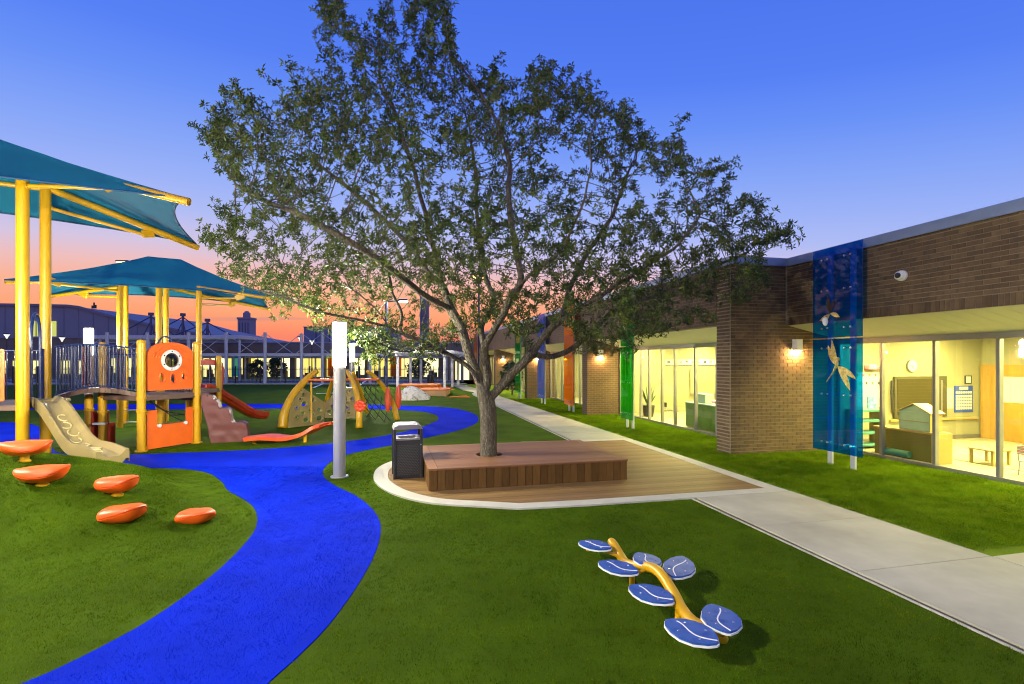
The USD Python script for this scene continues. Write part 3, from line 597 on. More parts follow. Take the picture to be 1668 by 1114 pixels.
# ================================================================ SCHOOL BUILDING (right)
ZH, ZF, ZB, ZT = 2.74, 3.12, 4.58, 4.75         # window head, fascia bottom, brick top, coping top
sb = thing('school_building', 'long brown brick classroom building with lit window bays along the lawn', 'building', (8.0, 10.0, 0))
CEIL = mat('ceiling_white', (.28, .27, .22), .8, .03); WALLP = mat('cream_wall_paint', (.21, .195, .105), .75, .05, 2); FLOORM = mat('classroom_floor', (.24, .22, .13), .5, .08, 6)
PANEL = emit('ceiling_light_panel', (1.0, .89, .33), 125.0); PANEL2 = emit('far_ceiling_light', (1.0, .90, .38), 80.0)
BASEB = mat('skirting_grey', (.10, .09, .07), .6, .1)
# bay 1 fascia: bricks one by one
fa = part(sb, 'fascia', ubox(2.0, 10.74, 9.443, 9.70, ZF + .004, ZB), MORTAR, False)
def course_bricks(u0, u1, vf, z0, z1, soldier=True, pitch=.246, rh=.0845):
    out = []; z = z0
    if soldier:
        for k in range(int((u1 - u0) / .081)):
            a = u0 + k * .081; out.append((a + .0405, z0 + .10, .081 - .010, .20 - .008))
        z = z0 + .203
    r = 0
    while z + rh <= z1 + .02:
        a = u0 - (pitch / 2 if r % 2 else 0)
        while a < u1:
            s, e_ = max(a, u0), min(a + pitch, u1)
            if e_ - s > .05: out.append(((s + e_) / 2, z + rh / 2, e_ - s - .012, min(rh, z1 - z) - .013))
            a += pitch
        z += rh; r += 1
    return out
BR = course_bricks(2.0, 10.70, 9.436, ZF, ZB)
vis = sorted([b_ for b_ in BR if b_[0] > 5.75], key=lambda b_: b_[0] - .004 * (b_[1] - ZF) * 100 / 100)
first = set(id(b_) for b_ in vis[:300])
def brick_u(b_, vf=9.436, dep=.03): return ubox(b_[0] - b_[2] / 2, b_[0] + b_[2] / 2, vf - RNG.uniform(0, .003), vf + dep, b_[1] - b_[3] / 2, b_[1] + b_[3] / 2)
rest = [[], [], []]
for b_ in BR:
    k = RNG.integers(0, 3)
    if id(b_) in first: part(fa, 'brick', brick_u(b_), BRICKS[k], False)
    else: rest[k].append(brick_u(b_))
for k in range(3): part(sb, 'brickwork', rest[k], BRICKS[k], False, kind='stuff')
# end wall of the stepped-out block, facing the camera (u = 10.74)
part(sb, 'end_wall', ubox(10.747, 11.28, 7.897, 11.4, -.2, ZB), MORTAR, False)
rest = [[], [], []]; z, r = 0.0, 0
while z < ZB - .03:
    a = 7.89 - (.123 if r % 2 else 0); vmax = 9.43 if z > ZF - .02 else 10.98
    while a < vmax:
        s, e_ = max(a, 7.892), min(a + .246, vmax)
        if e_ - s > .04: rest[RNG.integers(0, 3)].append(ubox(10.74 - RNG.uniform(0, .003), 10.77, s + .006, e_ - .006, z + .007, min(z + .0775, ZB - .002)))
        a += .246
    a = 10.74 - (.123 if r % 2 else 0)
    while a < 11.28:                                     # the narrow return towards the path
        s, e_ = max(a, 10.775), min(a + .246, 11.278)
        if e_ - s > .04: rest[RNG.integers(0, 3)].append(ubox(s + .005, e_ - .005, 7.89 - RNG.uniform(0, .003), 7.92, z + .005, min(z + .0627, ZB - .002)))
        a += .21
    z += .0845; r += 1
for k in range(3): part(sb, 'brickwork', rest[k], BRICKS[k], False, kind='stuff')
# later piers and fascias
PIERS = [(19.9, 20.45), (29.45, 30.0), (38.9, 39.45), (48.3, 48.85)]
for a, b_ in PIERS: part(sb, 'brick_pier', ubox(a, b_, 7.90, 9.6, -.2, ZF + .002), BRICK_V, False)
for a, b_ in PIERS: part(sb, 'pier_face', ubox(a - .0, b_, 7.884, 7.899, -.2, ZF), BRICK_U, False)
part(sb, 'fascia', ubox(11.285, 48.85, 7.89, 8.15, ZF + .003, ZB), BRICK_U, False)
# copings
def coping(a, b_, v0, v1): part(sb, 'coping', [ubox(a, b_, v0 - .03, v1, ZB, ZT, .008), ubox(a, b_, v0 - .045, v0 - .028, ZB - .03, ZT - .03)], CAPMETAL, False)
coping(1.5, 10.70, 9.436, 9.9); coping(10.705, 48.9, 7.89, 8.3)
part(sb, 'coping', ubox(10.66, 10.704, 7.85, 9.405, ZB - .03, ZT, .006), CAPMETAL, False)
# roof decks, soffits (sloping down from the fascia to the window head)
part(sb, 'roof', ubox(1.5, 10.8, 9.72, 18.0, ZB - .14, ZB - .02), CAPMETAL, False); part(sb, 'roof', ubox(10.85, 49, 8.17, 18.0, ZB - .14, ZB - .02), CAPMETAL, False)
def soffit(u0, u1, vf, vw):
    n = max(1, int(round((u1 - u0) / .3)))
    for k in range(n):
        a, b_ = u0 + (u1 - u0) * k / n + .003, u0 + (u1 - u0) * (k + 1) / n - .003
        q = [uv(a, vf, ZF), uv(b_, vf, ZF), uv(b_, vw, ZH + .05), uv(a, vw, ZH + .05)]
        V = np.array(q + [p + [0, 0, .03] for p in q]); F = np.array([[0, 1, 2], [0, 2, 3], [4, 6, 5], [4, 7, 6], [0, 4, 5], [0, 5, 1], [1, 5, 6], [1, 6, 2], [2, 6, 7], [2, 7, 3], [3, 7, 4], [3, 4, 0]])
        part(sb, 'soffit_panel', trimesh.Trimesh(V, F, process=False), SOFFIT, False)
soffit(2.0, 10.73, 9.47, 11.0)
def window_wall(u0, u1, v, muls, zs=.10, zh=ZH):
    part(sb, 'window_sill', ubox(u0, u1, v - .04, v + .08, .0, zs, .006), ALU); part(sb, 'window_head', ubox(u0, u1, v - .03, v + .08, zh - .07, zh + .06, .006), ALU)
    e_ = [u0] + list(muls) + [u1]
    for m in [u0 + .03] + list(muls) + [u1 - .03]: part(sb, 'mullion', ubox(m - .032, m + .032, v - .035, v + .075, zs + .002, zh - .072, .005), ALU)
    for a, b_ in zip(e_[:-1], e_[1:]):
        if b_ - a > .15: part(sb, 'window_pane', ubox(a + .034, b_ - .034, v + .015, v + .023, zs + .004, zh - .074), PANE, False)
M1 = [2.6, 3.75, 4.9, 6.05, 7.23, 8.385, 9.575]
window_wall(2.0, 10.735, 11.0, M1)
def room(u0, u1, v0, v1, zc=2.95, panel=PANEL, wall=WALLP, lights=2, front=True):
    part(sb, 'room_floor', ubox(u0, u1, v0, v1, -.05, .06), FLOORM, False); part(sb, 'room_ceiling', ubox(u0, u1, v0, v1 + .1, zc, zc + .08), CEIL, False)
    part(sb, 'room_wall', ubox(u0 - .1, u0, v0, v1, .0, zc), wall, False)
    part(sb, 'room_wall', ubox(u1, u1 + .1, v0, v1, .0, zc), wall, False); part(sb, 'room_wall', ubox(u0 - .1, u1 + .1, v1, v1 + .1, 0, zc), wall, False)
    for k in range(lights):
        c = u0 + (u1 - u0) * (k + .5) / lights
        for v in (v0 + .95, v0 + (v1 - v0) * .62): part(sb, 'ceiling_light', ubox(c - .9, c + .9, v - .30, v + .30, zc - .03, zc - .004), panel, False)
room(2.0, 11.28, 11.08, 16.5, lights=3)
part(sb, 'skirting', ubox(11.255, 11.279, 11.3, 16.5, .06, .17), BASEB, False)
OAK = mat('oak_veneer', (.26, .145, .02), .5, .12, 4, stretch=(3, 3, .5)); OAKL = mat('pale_birch', (.28, .205, .06), .45, .1, 4)
part(sb, 'timber_wall_panel', ubox(6.9, 11.24, 16.40, 16.495, .06, 2.15), OAK, False)
# bay 2 and beyond
for k, (a, b_, mu) in enumerate([(11.29, 19.89, [12.25, 13.35, 14.45, 15.65, 16.5, 17.41, 18.08, 19.0]), (20.46, 29.44, [21.8, 23.2, 24.6, 26.0, 27.4, 28.5]), (30.01, 38.89, [31.5, 33, 34.5, 36, 37.4]), (39.46, 48.29, [41, 43, 45, 47])]):
    soffit(a, b_, 8.16, 9.35); window_wall(a, b_, 9.35, mu)
    room(a + (.25 if k == 0 else .05), b_ + .02, 9.43, 15.5, panel=PANEL if k == 0 else PANEL2, lights=3 if k == 0 else 2)

# ---- classroom furnishings (bay 1)
DARKOL = mat('cabinet_back_olive', (.115, .10, .018), .45, .12, 3, stretch=(1, 1, .3)); SCREEN = mat('board_screen', (.040, .033, .011), .55, .1, 2, spec=.15); TEAL = mat('teal_laminate', (.05, .20, .15), .5, .1, 4); SAGE = mat('sage_panel', (.25, .36, .27), .55, .08, 4)
PAPER = mat('paper_white', (.38, .37, .32), .7, .03); POSTB = mat('poster_blue', (.012, .045, .26), .6, .05); REDP = mat('toy_red', (.55, .05, .02), .4, .1); GRNP = mat('toy_green', (.05, .28, .03), .4, .1); PURP = mat('toy_purple', (.20, .02, .06), .5, .1); PINK = mat('toy_pink', (.65, .20, .25), .5, .1); BLKP = mat('black_plastic', (.02, .02, .018), .4, .1)
WL = 11.278
def onwall(v, z, du=0.0): return uv(WL - du, v, z)
def wallbox(v0, v1, z0, z1, d0, d1, b=.004): return ubox(WL - d1, WL - d0, v0, v1, z0, z1, b)
ck = thing('wall_clock', 'round white wall clock high on the cream classroom wall above the dark board', 'clock', onwall(13.95, 2.12))
disc = lambda r, d0, d1: (lambda m: m)(M(plate(Point(0, 0).buffer(r, 24), d1 - d0, onwall(13.95, 2.12, (d0 + d1) / 2), (*Vv, 0))))
part(ck, 'rim', disc(.17, .0, .05), ALU); part(ck, 'face', disc(.15, .05, .055), PAPER)
part(ck, 'minute_hand', wallbox(13.82, 13.955, 2.113, 2.127, .056, .062, .001), BLKP); part(ck, 'hour_hand', wallbox(13.942, 13.958, 2.03, 2.125, .063, .069, .001), BLKP)
tv = thing('interactive_board', 'large dark framed display board on the classroom wall under the clock', 'display board', onwall(14.24, 1.25))
part(tv, 'frame', wallbox(13.33, 15.15, .70, 1.83, .0, .06), mat('board_frame', (.05, .045, .02), .5, .1)); part(tv, 'screen', wallbox(13.41, 14.85, .77, 1.76, .06, .066, .001), SCREEN)
part(tv, 'pen_rail', wallbox(14.93, 14.98, .8, 1.72, .06, .07, .002), ALU); part(tv, 'cable_bundle', tube([onwall(13.26, 1.72, .05), onwall(13.22, 1.4, .06), onwall(13.24, 1.1, .06), onwall(13.28, .85, .05)], .035, 8), BLKP)
pc = thing('calendar_chart', 'blue and white pocket calendar chart hanging right of the dark board', 'calendar', onwall(15.82, 1.2))
part(pc, 'backing', wallbox(15.48, 16.16, .80, 1.55, .0, .012, .002), POSTB)
for rr in range(5):
    for cc in range(7): part(pc, 'day_card', wallbox(15.53 + cc * .087, 15.60 + cc * .087, .88 + rr * .085, .95 + rr * .085, .012, .016, .001), PAPER)
part(pc, 'title_card', wallbox(15.66, 15.98, 1.44, 1.52, .012, .016, .001), PAPER)
for cc in range(7): part(pc, 'weekday_card', wallbox(15.53 + cc * .087, 15.60 + cc * .087, 1.33, 1.39, .012, .016, .001), PAPER)
nb_ = thing('notice_frame', 'small dark framed notice above the blue calendar chart', 'notice', onwall(15.98, 1.72)); part(nb_, 'frame', wallbox(15.86, 16.12, 1.60, 1.84, .0, .015, .003), BLKP); part(nb_, 'sheet', wallbox(15.90, 16.08, 1.63, 1.81, .015, .018, .001), PAPER)
solo('white_chart_sheet', wallbox(15.18, 15.44, .92, 1.5, .0, .01, .002), PAPER, 'plain white chart sheet between the dark board and the blue calendar', 'chart')
solo('wall_shelf_rail', wallbox(13.2, 16.3, .60, .66, .0, .06, .006), OAKL, 'pale timber ledge running below the dark board on the classroom wall', 'ledge')
def on_back(u0, u1, z0, z1, d0, d1, b=.003): return ubox(u0, u1, 16.40 - d1, 16.40 - d0, z0, z1, b)
pb = thing('pinned_papers', 'white grid paper sheet pinned on the orange timber wall panel', 'papers', uv(10.4, 16.4, 1.4)); part(pb, 'sheet', on_back(9.75, 10.75, 1.12, 1.82, .0, .012), PAPER)
for k in range(3): part(pb, 'fold_line', on_back(10.0 + k * .25, 10.005 + k * .25, 1.13, 1.81, .012, .014, .001), OAKL)
for k, (a, z) in enumerate([(9.0, 1.3), (8.45, 1.0)]): solo('wall_paper_sheet', on_back(a, a + .30 + .15 * k, z, z + .55, .0, .01), PAPER, ['narrow white sheet on the orange wall panel right of the last tall mullion', 'wide white list on the orange wall panel at the right picture edge'][k], 'paper sheet')
# storage unit against the glass with a dolls' house on top
cu = thing('storage_cabinet', 'long low cabinet with dark olive back standing against the classroom window', 'cabinet', uv(9.2, 11.5, .06))
part(cu, 'back_panel', ubox(8.62, 9.93, 11.20, 11.225, .08, .68), DARKOL, False); part(cu, 'top', ubox(8.58, 9.96, 11.19, 11.68, .68, .72, .006), OAKL)
for u_ in (8.62, 9.25, 9.90): part(cu, 'side_panel', ubox(u_, u_ + .03, 11.228, 11.66, .06, .68, .003), OAKL)
part(cu, 'end_panel', ubox(8.52, 8.61, 11.19, 11.66, .06, .70, .004), OAKL)
dh = thing('dolls_house', 'sage green wooden dolls house with pale roof on top of the olive cabinet', 'dolls house', uv(9.0, 11.45, .72))
x0, x1 = 8.68, 9.36; zc = .725
part(dh, 'body', ubox(x0, x1, 11.24, 11.58, zc, zc + .40, .004), SAGE); part(dh, 'floor_band', ubox(x0 - .004, x1 + .004, 11.235, 11.245, zc + .19, zc + .205), OAKL, False)
gb_ = M(plate(Polygon([(0, 0), (x1 - x0, 0), ((x1 - x0) / 2, .16)]), .32, uv(x0, 11.41, zc + .40), (*U, 0))); part(dh, 'gable', gb_, SAGE, False)
for (a, b_) in [((x0 - .05, .385), ((x0 + x1) / 2, .585)), (((x0 + x1) / 2, .585), (x1 + .05, .385))]: part(dh, 'roof_board', bar(uv(a[0], 11.41, zc + a[1]), uv(b_[0], 11.41, zc + b_[1]), .40, .022, up=(0, 0, 1)), OAKL)
part(dh, 'side_wall', ubox(x0 - .012, x0, 11.24, 11.58, zc, zc + .39), OAKL, False)
solo('green_bolster', (lambda m: m)(M(tube([uv(9.68, 11.12, .19), uv(9.02, 11.12, .19)], .075, 14))), TEAL, 'dark green roll lying on the window sill before the olive cabinet', 'bolster')
ts = thing('teal_shelf', 'teal edged open shelf unit seen between the blue glass panel and the olive cabinet', 'shelf', uv(10.6, 12.0, .06))
for z_ in (.12, .42, .72, .98): part(ts, 'shelf_board', ubox(10.45, 10.85, 11.2, 12.1, z_, z_ + .06, .005), TEAL)
for v_ in (11.2, 12.06): part(ts, 'upright', ubox(10.45, 10.85, v_, v_ + .04, .06, 1.05, .004), OAKL)
solo('picture_book', ubox(10.6, 10.63, 11.75, 12.02, 1.05, 1.36, .004), mat('book_cover', (.12, .30, .42), .4, .6, 9), 'picture book with blue cover standing on the teal shelf', 'book')
wb = thing('whiteboard', 'white marker board with coloured letters on the wall behind the teal shelf', 'whiteboard', onwall(12.3, 1.4)); part(wb, 'board', wallbox(11.5, 13.05, 1.0, 1.95, .0, .02), PAPER)
for k in range(14): part(wb, 'letter_card', wallbox(11.6 + .1 * k, 11.66 + .1 * k, 1.84 if k % 2 else 1.62, 1.90 if k % 2 else 1.69, .02, .024, .001), [BLKP, OAK, GRNP, REDP][k % 4])
solo('toy_basket', [wallbox(12.35, 12.6, 2.02, 2.16, .02, .2, .02), wallbox(12.65, 12.8, 2.02, 2.12, .02, .2, .02)], PINK, 'pink toy boxes on the ledge above the white marker board', 'toys')
# small table, chairs, shelf with toys
tb_ = thing('small_table', 'small birch nursery table standing on the pale rug', 'table', uv(8.35, 12.4, .06))
part(tb_, 'table_top', ubox(8.08, 8.58, 12.15, 12.68, .36, .395, .008), OAKL)
for a in (8.10, 8.51):
    for v_ in (12.17, 12.61): part(tb_, 'leg', ubox(a, a + .05, v_, v_ + .05, .06, .36, .004), OAKL)
rug = thing('classroom_rug', 'pale speckled rug on the classroom floor', 'rug', uv(8.9, 13.6, .06))
RUGM = usdkit.material(stage, '/World/Looks/rug', {'g': ('geometry', {}), 'v': ('voronoi_texture', {'scale': 9.0}), 'r': ('rgb_ramp', {'ramp': [(0, (.25, .22, .13)), (.62, (.25, .22, .13)), (.66, (.30, .20, .12)), (.74, (.25, .22, .13)), (.84, (.22, .26, .30)), (.9, (.25, .22, .13))], 'interpolate': False}), 's': ('separate_color', {}), 'p': ('principled_bsdf', {'roughness': .9})},
    [('g.position', 'v.vector'), ('v.color', 's.color'), ('s.r', 'r.fac'), ('r.color', 'p.base_color')], surface='p.BSDF')
part(rug, 'pile', ubox(6.6, 10.9, 12.2, 15.6, .06, .072), RUGM, False)
def kid_chair(u_, v_, lab, seatm):
    c = thing('nursery_chair', lab, 'chair', uv(u_, v_, .06), group=None)
    part(c, 'seat', ubox(u_ - .16, u_ + .16, v_ - .16, v_ + .16, .32, .345, .008), seatm); part(c, 'backrest', ubox(u_ - .16, u_ + .16, v_ - .18, v_ - .155, .46, .64, .008), seatm)
    for a in (-.15, .15):
        for b_ in (-.15, .15): part(c, 'leg', tube([uv(u_ + a, v_ + b_, .06), uv(u_ + a * .9, v_ + b_ * .9, .33)], .011, 8), STEEL)
        part(c, 'back_post', tube([uv(u_ + a * .9, v_ - .165, .34), uv(u_ + a * .9, v_ - .172, .6)], .01, 8), STEEL)
STRIPE = usdkit.material(stage, '/World/Looks/stripes', {'g': ('geometry', {}), 'w': ('separate_xyz', {}), 'm': ('math', {'math_type': 'multiply', 'value2': 17.0}), 'f': ('math', {'math_type': 'fraction'}), 'r': ('rgb_ramp', {'ramp': [(0, (.6, .08, .1)), (.25, (.7, .65, .5)), (.5, (.1, .3, .12)), (.75, (.65, .3, .3))], 'interpolate': False}), 'p': ('principled_bsdf', {})},
    [('g.position', 'w.vector'), ('w.z', 'm.value1'), ('m.value', 'f.value1'), ('f.value', 'r.fac'), ('r.color', 'p.base_color')], surface='p.BSDF')
kid_chair(7.25, 11.9, 'small nursery chair with striped back just right of the last tall mullion', STRIPE)
dt = thing('pale_desk', 'pale green topped desk at the right edge inside the near window', 'desk', uv(6.55, 11.7, .06))
part(dt, 'desk_top', ubox(6.0, 6.95, 11.35, 12.0, .56, .60, .008), SAGE)
for a in (6.05, 6.84):
    for v_ in (11.4, 11.9): part(dt, 'leg', ubox(a, a + .06, v_, v_ + .06, .06, .56, .004), SAGE)
sh = thing('toy_shelf', 'orange birch toy shelf unit at the right edge of the classroom', 'shelf', uv(8.0, 15.2, .06))
for z_ in (.12, .55, .80, 1.02): part(sh, 'shelf_board', ubox(7.0, 9.1, 14.6, 15.1, z_, z_ + .035, .004), OAK)
part(sh, 'front_panel', ubox(7.0, 9.1, 14.58, 14.60, .10, .58), OAK, False)
for u_ in (7.0, 8.0, 9.07): part(sh, 'upright', ubox(u_, u_ + .03, 14.6, 15.1, .06, 1.02, .003), OAK)
for nm, lab, c, sz, ma in [('toy_bowl', 'red toy bowl on top of the orange shelf', (8.85, 14.8, 1.12), .11, REDP), ('toy_vegetables', 'green toy vegetables spilling over the middle shelf board', (8.2, 14.7, .66), .12, GRNP), ('toy_aubergines', 'dark purple toy vegetables on the orange shelf', (8.1, 14.75, .87), .10, PURP)]:
    ms = [sphere(uv(c[0] + dx, c[1] + dv, c[2] - .02), sz * s_, (1, 1, .7) if nm == 'toy_bowl' else (1.3, .9, .6)) for dx, dv, s_ in ([(0, 0, 1)] if nm == 'toy_bowl' else [(0, 0, .7), (.14, .03, .6), (-.13, .02, .6), (.05, -.07, .5), (-.26, .0, .55)])]
    solo(nm, ms, ma, lab, 'toy', smooth=True)
solo('white_bin_box', ubox(8.2, 8.55, 14.68, 14.98, 1.055, 1.25, .01), PAPER, 'white box on top of the orange shelf beside the red bowl', 'box')
# ---- bay 2 furnishings
dr = thing('classroom_door', 'cream door on the far wall of the second classroom bay', 'door', uv(18.3, 15.4, .06)); part(dr, 'leaf', ubox(17.5, 18.5, 15.42, 15.47, .06, 2.15, .004), OAKL); part(dr, 'frame', [ubox(17.4, 17.49, 15.40, 15.48, .06, 2.25), ubox(18.51, 18.6, 15.40, 15.48, .06, 2.25), ubox(17.4, 18.6, 15.40, 15.48, 2.16, 2.25)], PAPER, False); part(dr, 'handle', sphere(uv(17.62, 15.38, 1.05), .035), STEEL)
GCAB = mat('green_cabinet', (.075, .14, .025), .35, .1, 3)
gc = thing('green_cabinet', 'long olive green counter standing behind the second bay of windows', 'cabinet', uv(13.4, 9.8, .06))
part(gc, 'back_panel', ubox(12.4, 15.4, 9.60, 9.63, .1, .86), GCAB, False); part(gc, 'counter_top', ubox(12.35, 15.45, 9.58, 10.1, .86, .90, .006), SAGE); part(gc, 'plinth', ubox(12.4, 15.4, 9.66, 10.05, .06, .86), OAKL, False)
w2 = 19.86
fr = thing('alphabet_frieze', 'white frieze strip of dark picture cards high on the second classroom wall', 'frieze', uv(w2, 12.5, 2.2)); part(fr, 'strip', ubox(w2 - .012, w2, 11.4, 15.3, 2.08, 2.32, .002), PAPER)
for k in range(13): part(fr, 'picture_card', ubox(w2 - .018, w2 - .012, 11.5 + .29 * k, 11.62 + .29 * k, 2.15 + .03 * (k % 2), 2.27 - .02 * (k % 3), .001), [BLKP, DARKOL, GRNP][k % 3])
tw = thing('second_whiteboard', 'large white board on the end wall of the second classroom', 'whiteboard', uv(w2, 13.4, 1.4)); part(tw, 'board', ubox(w2 - .02, w2, 12.6, 15.0, .85, 1.95, .004), WALLP); part(tw, 'tray', ubox(w2 - .07, w2 - .02, 12.6, 15.0, .82, .85), ALU, False)
ea = thing('paper_easel', 'paper flip chart easel standing on the green counter', 'easel', uv(12.9, 10.5, .06)); part(ea, 'sheet', ubox(12.55, 13.15, 10.60, 10.62, 1.05, 1.75, .002), PAPER); part(ea, 'board', ubox(12.5, 13.2, 10.62, 10.65, .75, 1.05, .003), SAGE)
for a in (12.55, 13.15): part(ea, 'leg', tube([uv(a, 10.45, .06), uv(a, 10.63, 1.8)], .016, 8), DARK)
solo('flower_pot_toys', [sphere(uv(14.0 + .12 * k, 9.85, .98), .07, (1, 1, .8)) for k in range(3)], PINK, 'pink toys on the green counter of the second bay', 'toys', smooth=True)
solo('storage_box', ubox(14.45, 15.1, 9.7, 10.0, .905, 1.2, .01), SAGE, 'sage green box on the left end of the green counter', 'box')
pt = thing('potted_plant', 'dark potted plant inside the second bay beside the green glass panel', 'plant', uv(18.6, 9.9, .06)); part(pt, 'pot', lathe([(0, .06), (.19, .06), (.25, .5), (.22, .5), (.2, .42), (0, .42)], 18, uv(18.6, 9.95)), BLKP)
lv = []
for k in range(26):
    a = k * 2.4; e_ = .5 + .3 * math.sin(k * 1.7); c = uv(18.6, 9.95, .45); d = np.array([math.cos(a) * .28, math.sin(a) * .28, .45 + .35 * (k % 5) / 4]); lv += [tube([c, c + d * .6 * e_ * 1.6, c + d * e_ * 1.5], [.008, .03, .002], 4)]
part(pt, 'foliage', lv, mat('plant_leaf', (.03, .075, .02), .4, .3), True, kind='stuff')
for k, v_ in enumerate((10.6, 11.3)): kid_chair(18.2 - k * .5, v_, ['dark nursery chair inside the second bay left of the cream door', 'dark nursery chair deeper in the second classroom near the end wall'][k], BLKP)
# shelf and bin in bay 3
s3 = thing('book_shelf', 'tall shelf of dark books behind the third bay of windows', 'shelf', uv(22, 10, .06))
for z_ in (.2, .6, 1.0, 1.4, 1.8): part(s3, 'shelf_board', ubox(21.2, 22.6, 9.9, 10.25, z_, z_ + .03), OAK, False); part(s3, 'book_row', [ubox(21.25 + .09 * k, 21.32 + .09 * k, 9.92, 10.15, z_ + .03, z_ + .22 + .08 * RNG.random()) for k in range(14)], DARKOL, False, kind='stuff')
for k, (u_, ma, lab) in enumerate([(20.9, GRNP, 'green waste tub inside the third bay beside the brick pier'), (27.6, TEAL, 'teal cupboard inside the third bay near the far pier')]): solo('storage_tub', ubox(u_, u_ + .6, 9.6, 10.1, .06, .95, .02), ma, lab, 'tub')

# ================================================================ COLOURED GLASS FINS
POSTM = mat('panel_post_grey', (.40, .41, .42), .45, .05, 5)
def fin(u0, u1, v, glassm, lab, zs=(.335, 2.715, 2.745, 4.655), fly=True, detail=True, posts=(.27, .73)):
    c = uv((u0 + u1) / 2, v + .14); t = thing('art_glass_panel', lab, 'glass panel', c)
    part(t, 'lower_pane', ubox(u0, u1, v - .008, v + .008, zs[0], zs[1], .003), glassm, False); part(t, 'upper_pane', ubox(u0, u1, v - .008, v + .008, zs[2], zs[3], .003), glassm, False)
    for f in posts:
        uc = u0 + (u1 - u0) * f; part(t, 'post', ubox(uc - .055, uc + .055, v + .10, v + .16, 0, 4.55, .006), POSTM)
        for z_ in ((.52, 1.55, 2.52, 2.95, 3.75, 4.42) if detail else (.5, 2.5, 4.4)):
            for s in (-.075, .075):
                c0, c1 = uv(uc + s, v - .035, z_), uv(uc + s, v + .10, z_); part(t, 'standoff_bolt', tube([c0, uv(uc + s, v - .012, z_), uv(uc + s, v - .0119, z_), c1], [.02, .02, .010, .010], 10), STAINLESS, 20)
    if fly:
        GOLD = mat('dragonfly_gold', (.62, .50, .16), .3, .3, 14, metal=.5)
        def wing(a, L, w, o, ma): 
            q = [(0, 0)] + [(L * s_, w * math.sin(math.pi * min(1, s_ ** .8)) * (.6 + .4 * s_)) for s_ in np.linspace(.08, .98, 8)] + [(L, 0)] + [(L * s_, -w * .35 * math.sin(math.pi * s_)) for s_ in np.linspace(.95, .05, 7)]
            return plate(affinity.rotate(Polygon(q), a, origin=(0, 0)), .006, o, (-U[0], -U[1], 0))
        o = uv(u0 + (u1 - u0) * .47, v - .02, 2.14)
        for a, L, w in [(118, .50, .11), (104, .58, .10), (-30, .52, .10), (-58, .58, .12)]: part(t, 'dragonfly_wing', wing(a, L, w, o, GOLD), GOLD, False)
        part(t, 'dragonfly_body', tube([o + np.array([-.28 * -U[0] * 1.0, .28 * U[1], -.34]), o + np.array([-.1 * -U[0], .1 * U[1], -.12]), o + [0, 0, .05], o + [0, 0, .12]], [.008, .016, .034, .022], 8), GOLD, True); part(t, 'dragonfly_head', sphere(o + np.array([.02, 0, .15]), .045), GOLD, True)
        o2 = uv(u0 + (u1 - u0) * .62, v - .02, 3.25)
        for a, L, w in [(95, .42, .09), (70, .30, .08)]: part(t, 'small_wing', wing(a, L, w, o2, GOLD), mat('wing_dark', (.03, .02, .015), .4, .1), False)
        for a, L, w in [(205, .30, .10), (-20, .26, .08)]: part(t, 'small_wing', wing(a, L, w, o2, GOLD), GOLD, False)
        part(t, 'small_body', sphere(o2 + np.array([-.10, 0, -.16]), .075, (.8, .3, 1.25)), WHITEPL, True)
    return t
fin(8.325, 9.55, 9.10, BLUEGLASS, 'tall blue glass panel with gold dragonfly on white posts before the near windows')
fin(15.25, 16.12, 7.60, GREENGLASS, 'tall bright green glass panel on white posts before the second window bay', fly=False)
fin(20.75, 21.95, 7.60, ORANGEGLASS, 'tall orange glass panel on white posts beyond the second brick pier', fly=False, detail=False)
fin(25.0, 26.2, 7.60, STEELBLUEGLASS, 'pale blue glass panel seen through the branches right of the tree trunk', fly=False, detail=False)
fin(29.4, 30.6, 7.45, GREENGLASS, 'distant green glass panel between the two right hand tree limbs', fly=False, detail=False)
fin(44.0, 45.6, 7.3, ORANGEGLASS, 'farthest orange glass panel seen through the fork of the tree', fly=False, detail=False)

# ================================================================ SCONCES AND SECURITY CAMERA
SCON = emit('sconce_glow', (1.0, .58, .22), 1300.0)
def sconce(u0, v, z, lab):
    t = thing('wall_sconce', lab, 'wall lamp', uv(u0, v, z), group=None)
    part(t, 'housing', [ubox(u0 - .14, u0, v - .085, v - .075, z - .12, z + .16), ubox(u0 - .14, u0, v + .075, v + .085, z - .12, z + .16), ubox(u0 - .15, u0 - .14, v - .085, v + .085, z - .12, z + .16), ubox(u0 - .14, u0, v - .075, v + .075, z + .15, z + .16)], WHITEPL, False)
    part(t, 'lamp', ubox(u0 - .12, u0 - .03, v - .055, v + .055, z - .165, z - .09, .01), SCON, False)
sconce(10.735, 9.70, 2.62, 'lit white wall sconce on the brick end wall left of the blue panel')
sconce(19.895, 8.45, 2.55, 'lit sconce on the second brick pier behind the low leaves')
sconce(29.445, 8.5, 2.5, 'lit sconce on the third brick pier right of the pale blue panel')
sconce(38.895, 8.5, 2.5, 'faint lit sconce on the farthest brick pier through the tree fork')
p0 = uv(7.78, 9.43, 3.86); n0 = np.array([-Vv[0], -Vv[1], 0])
sc_ = thing('security_camera', 'white dome security camera mounted on the brick fascia', 'camera', p0)
part(sc_, 'mount', M(tube([p0, p0 + n0 * .05], .10, 24)), WHITEPL, 40); part(sc_, 'housing', M(tube([p0 + n0 * .05, p0 + n0 * .11, p0 + n0 * .14], [.085, .08, .055], 24)), WHITEPL, 40); part(sc_, 'lens', sphere(p0 + n0 * .125 + np.array([-.01, -.02, -.0]), .052), BLKP, True)
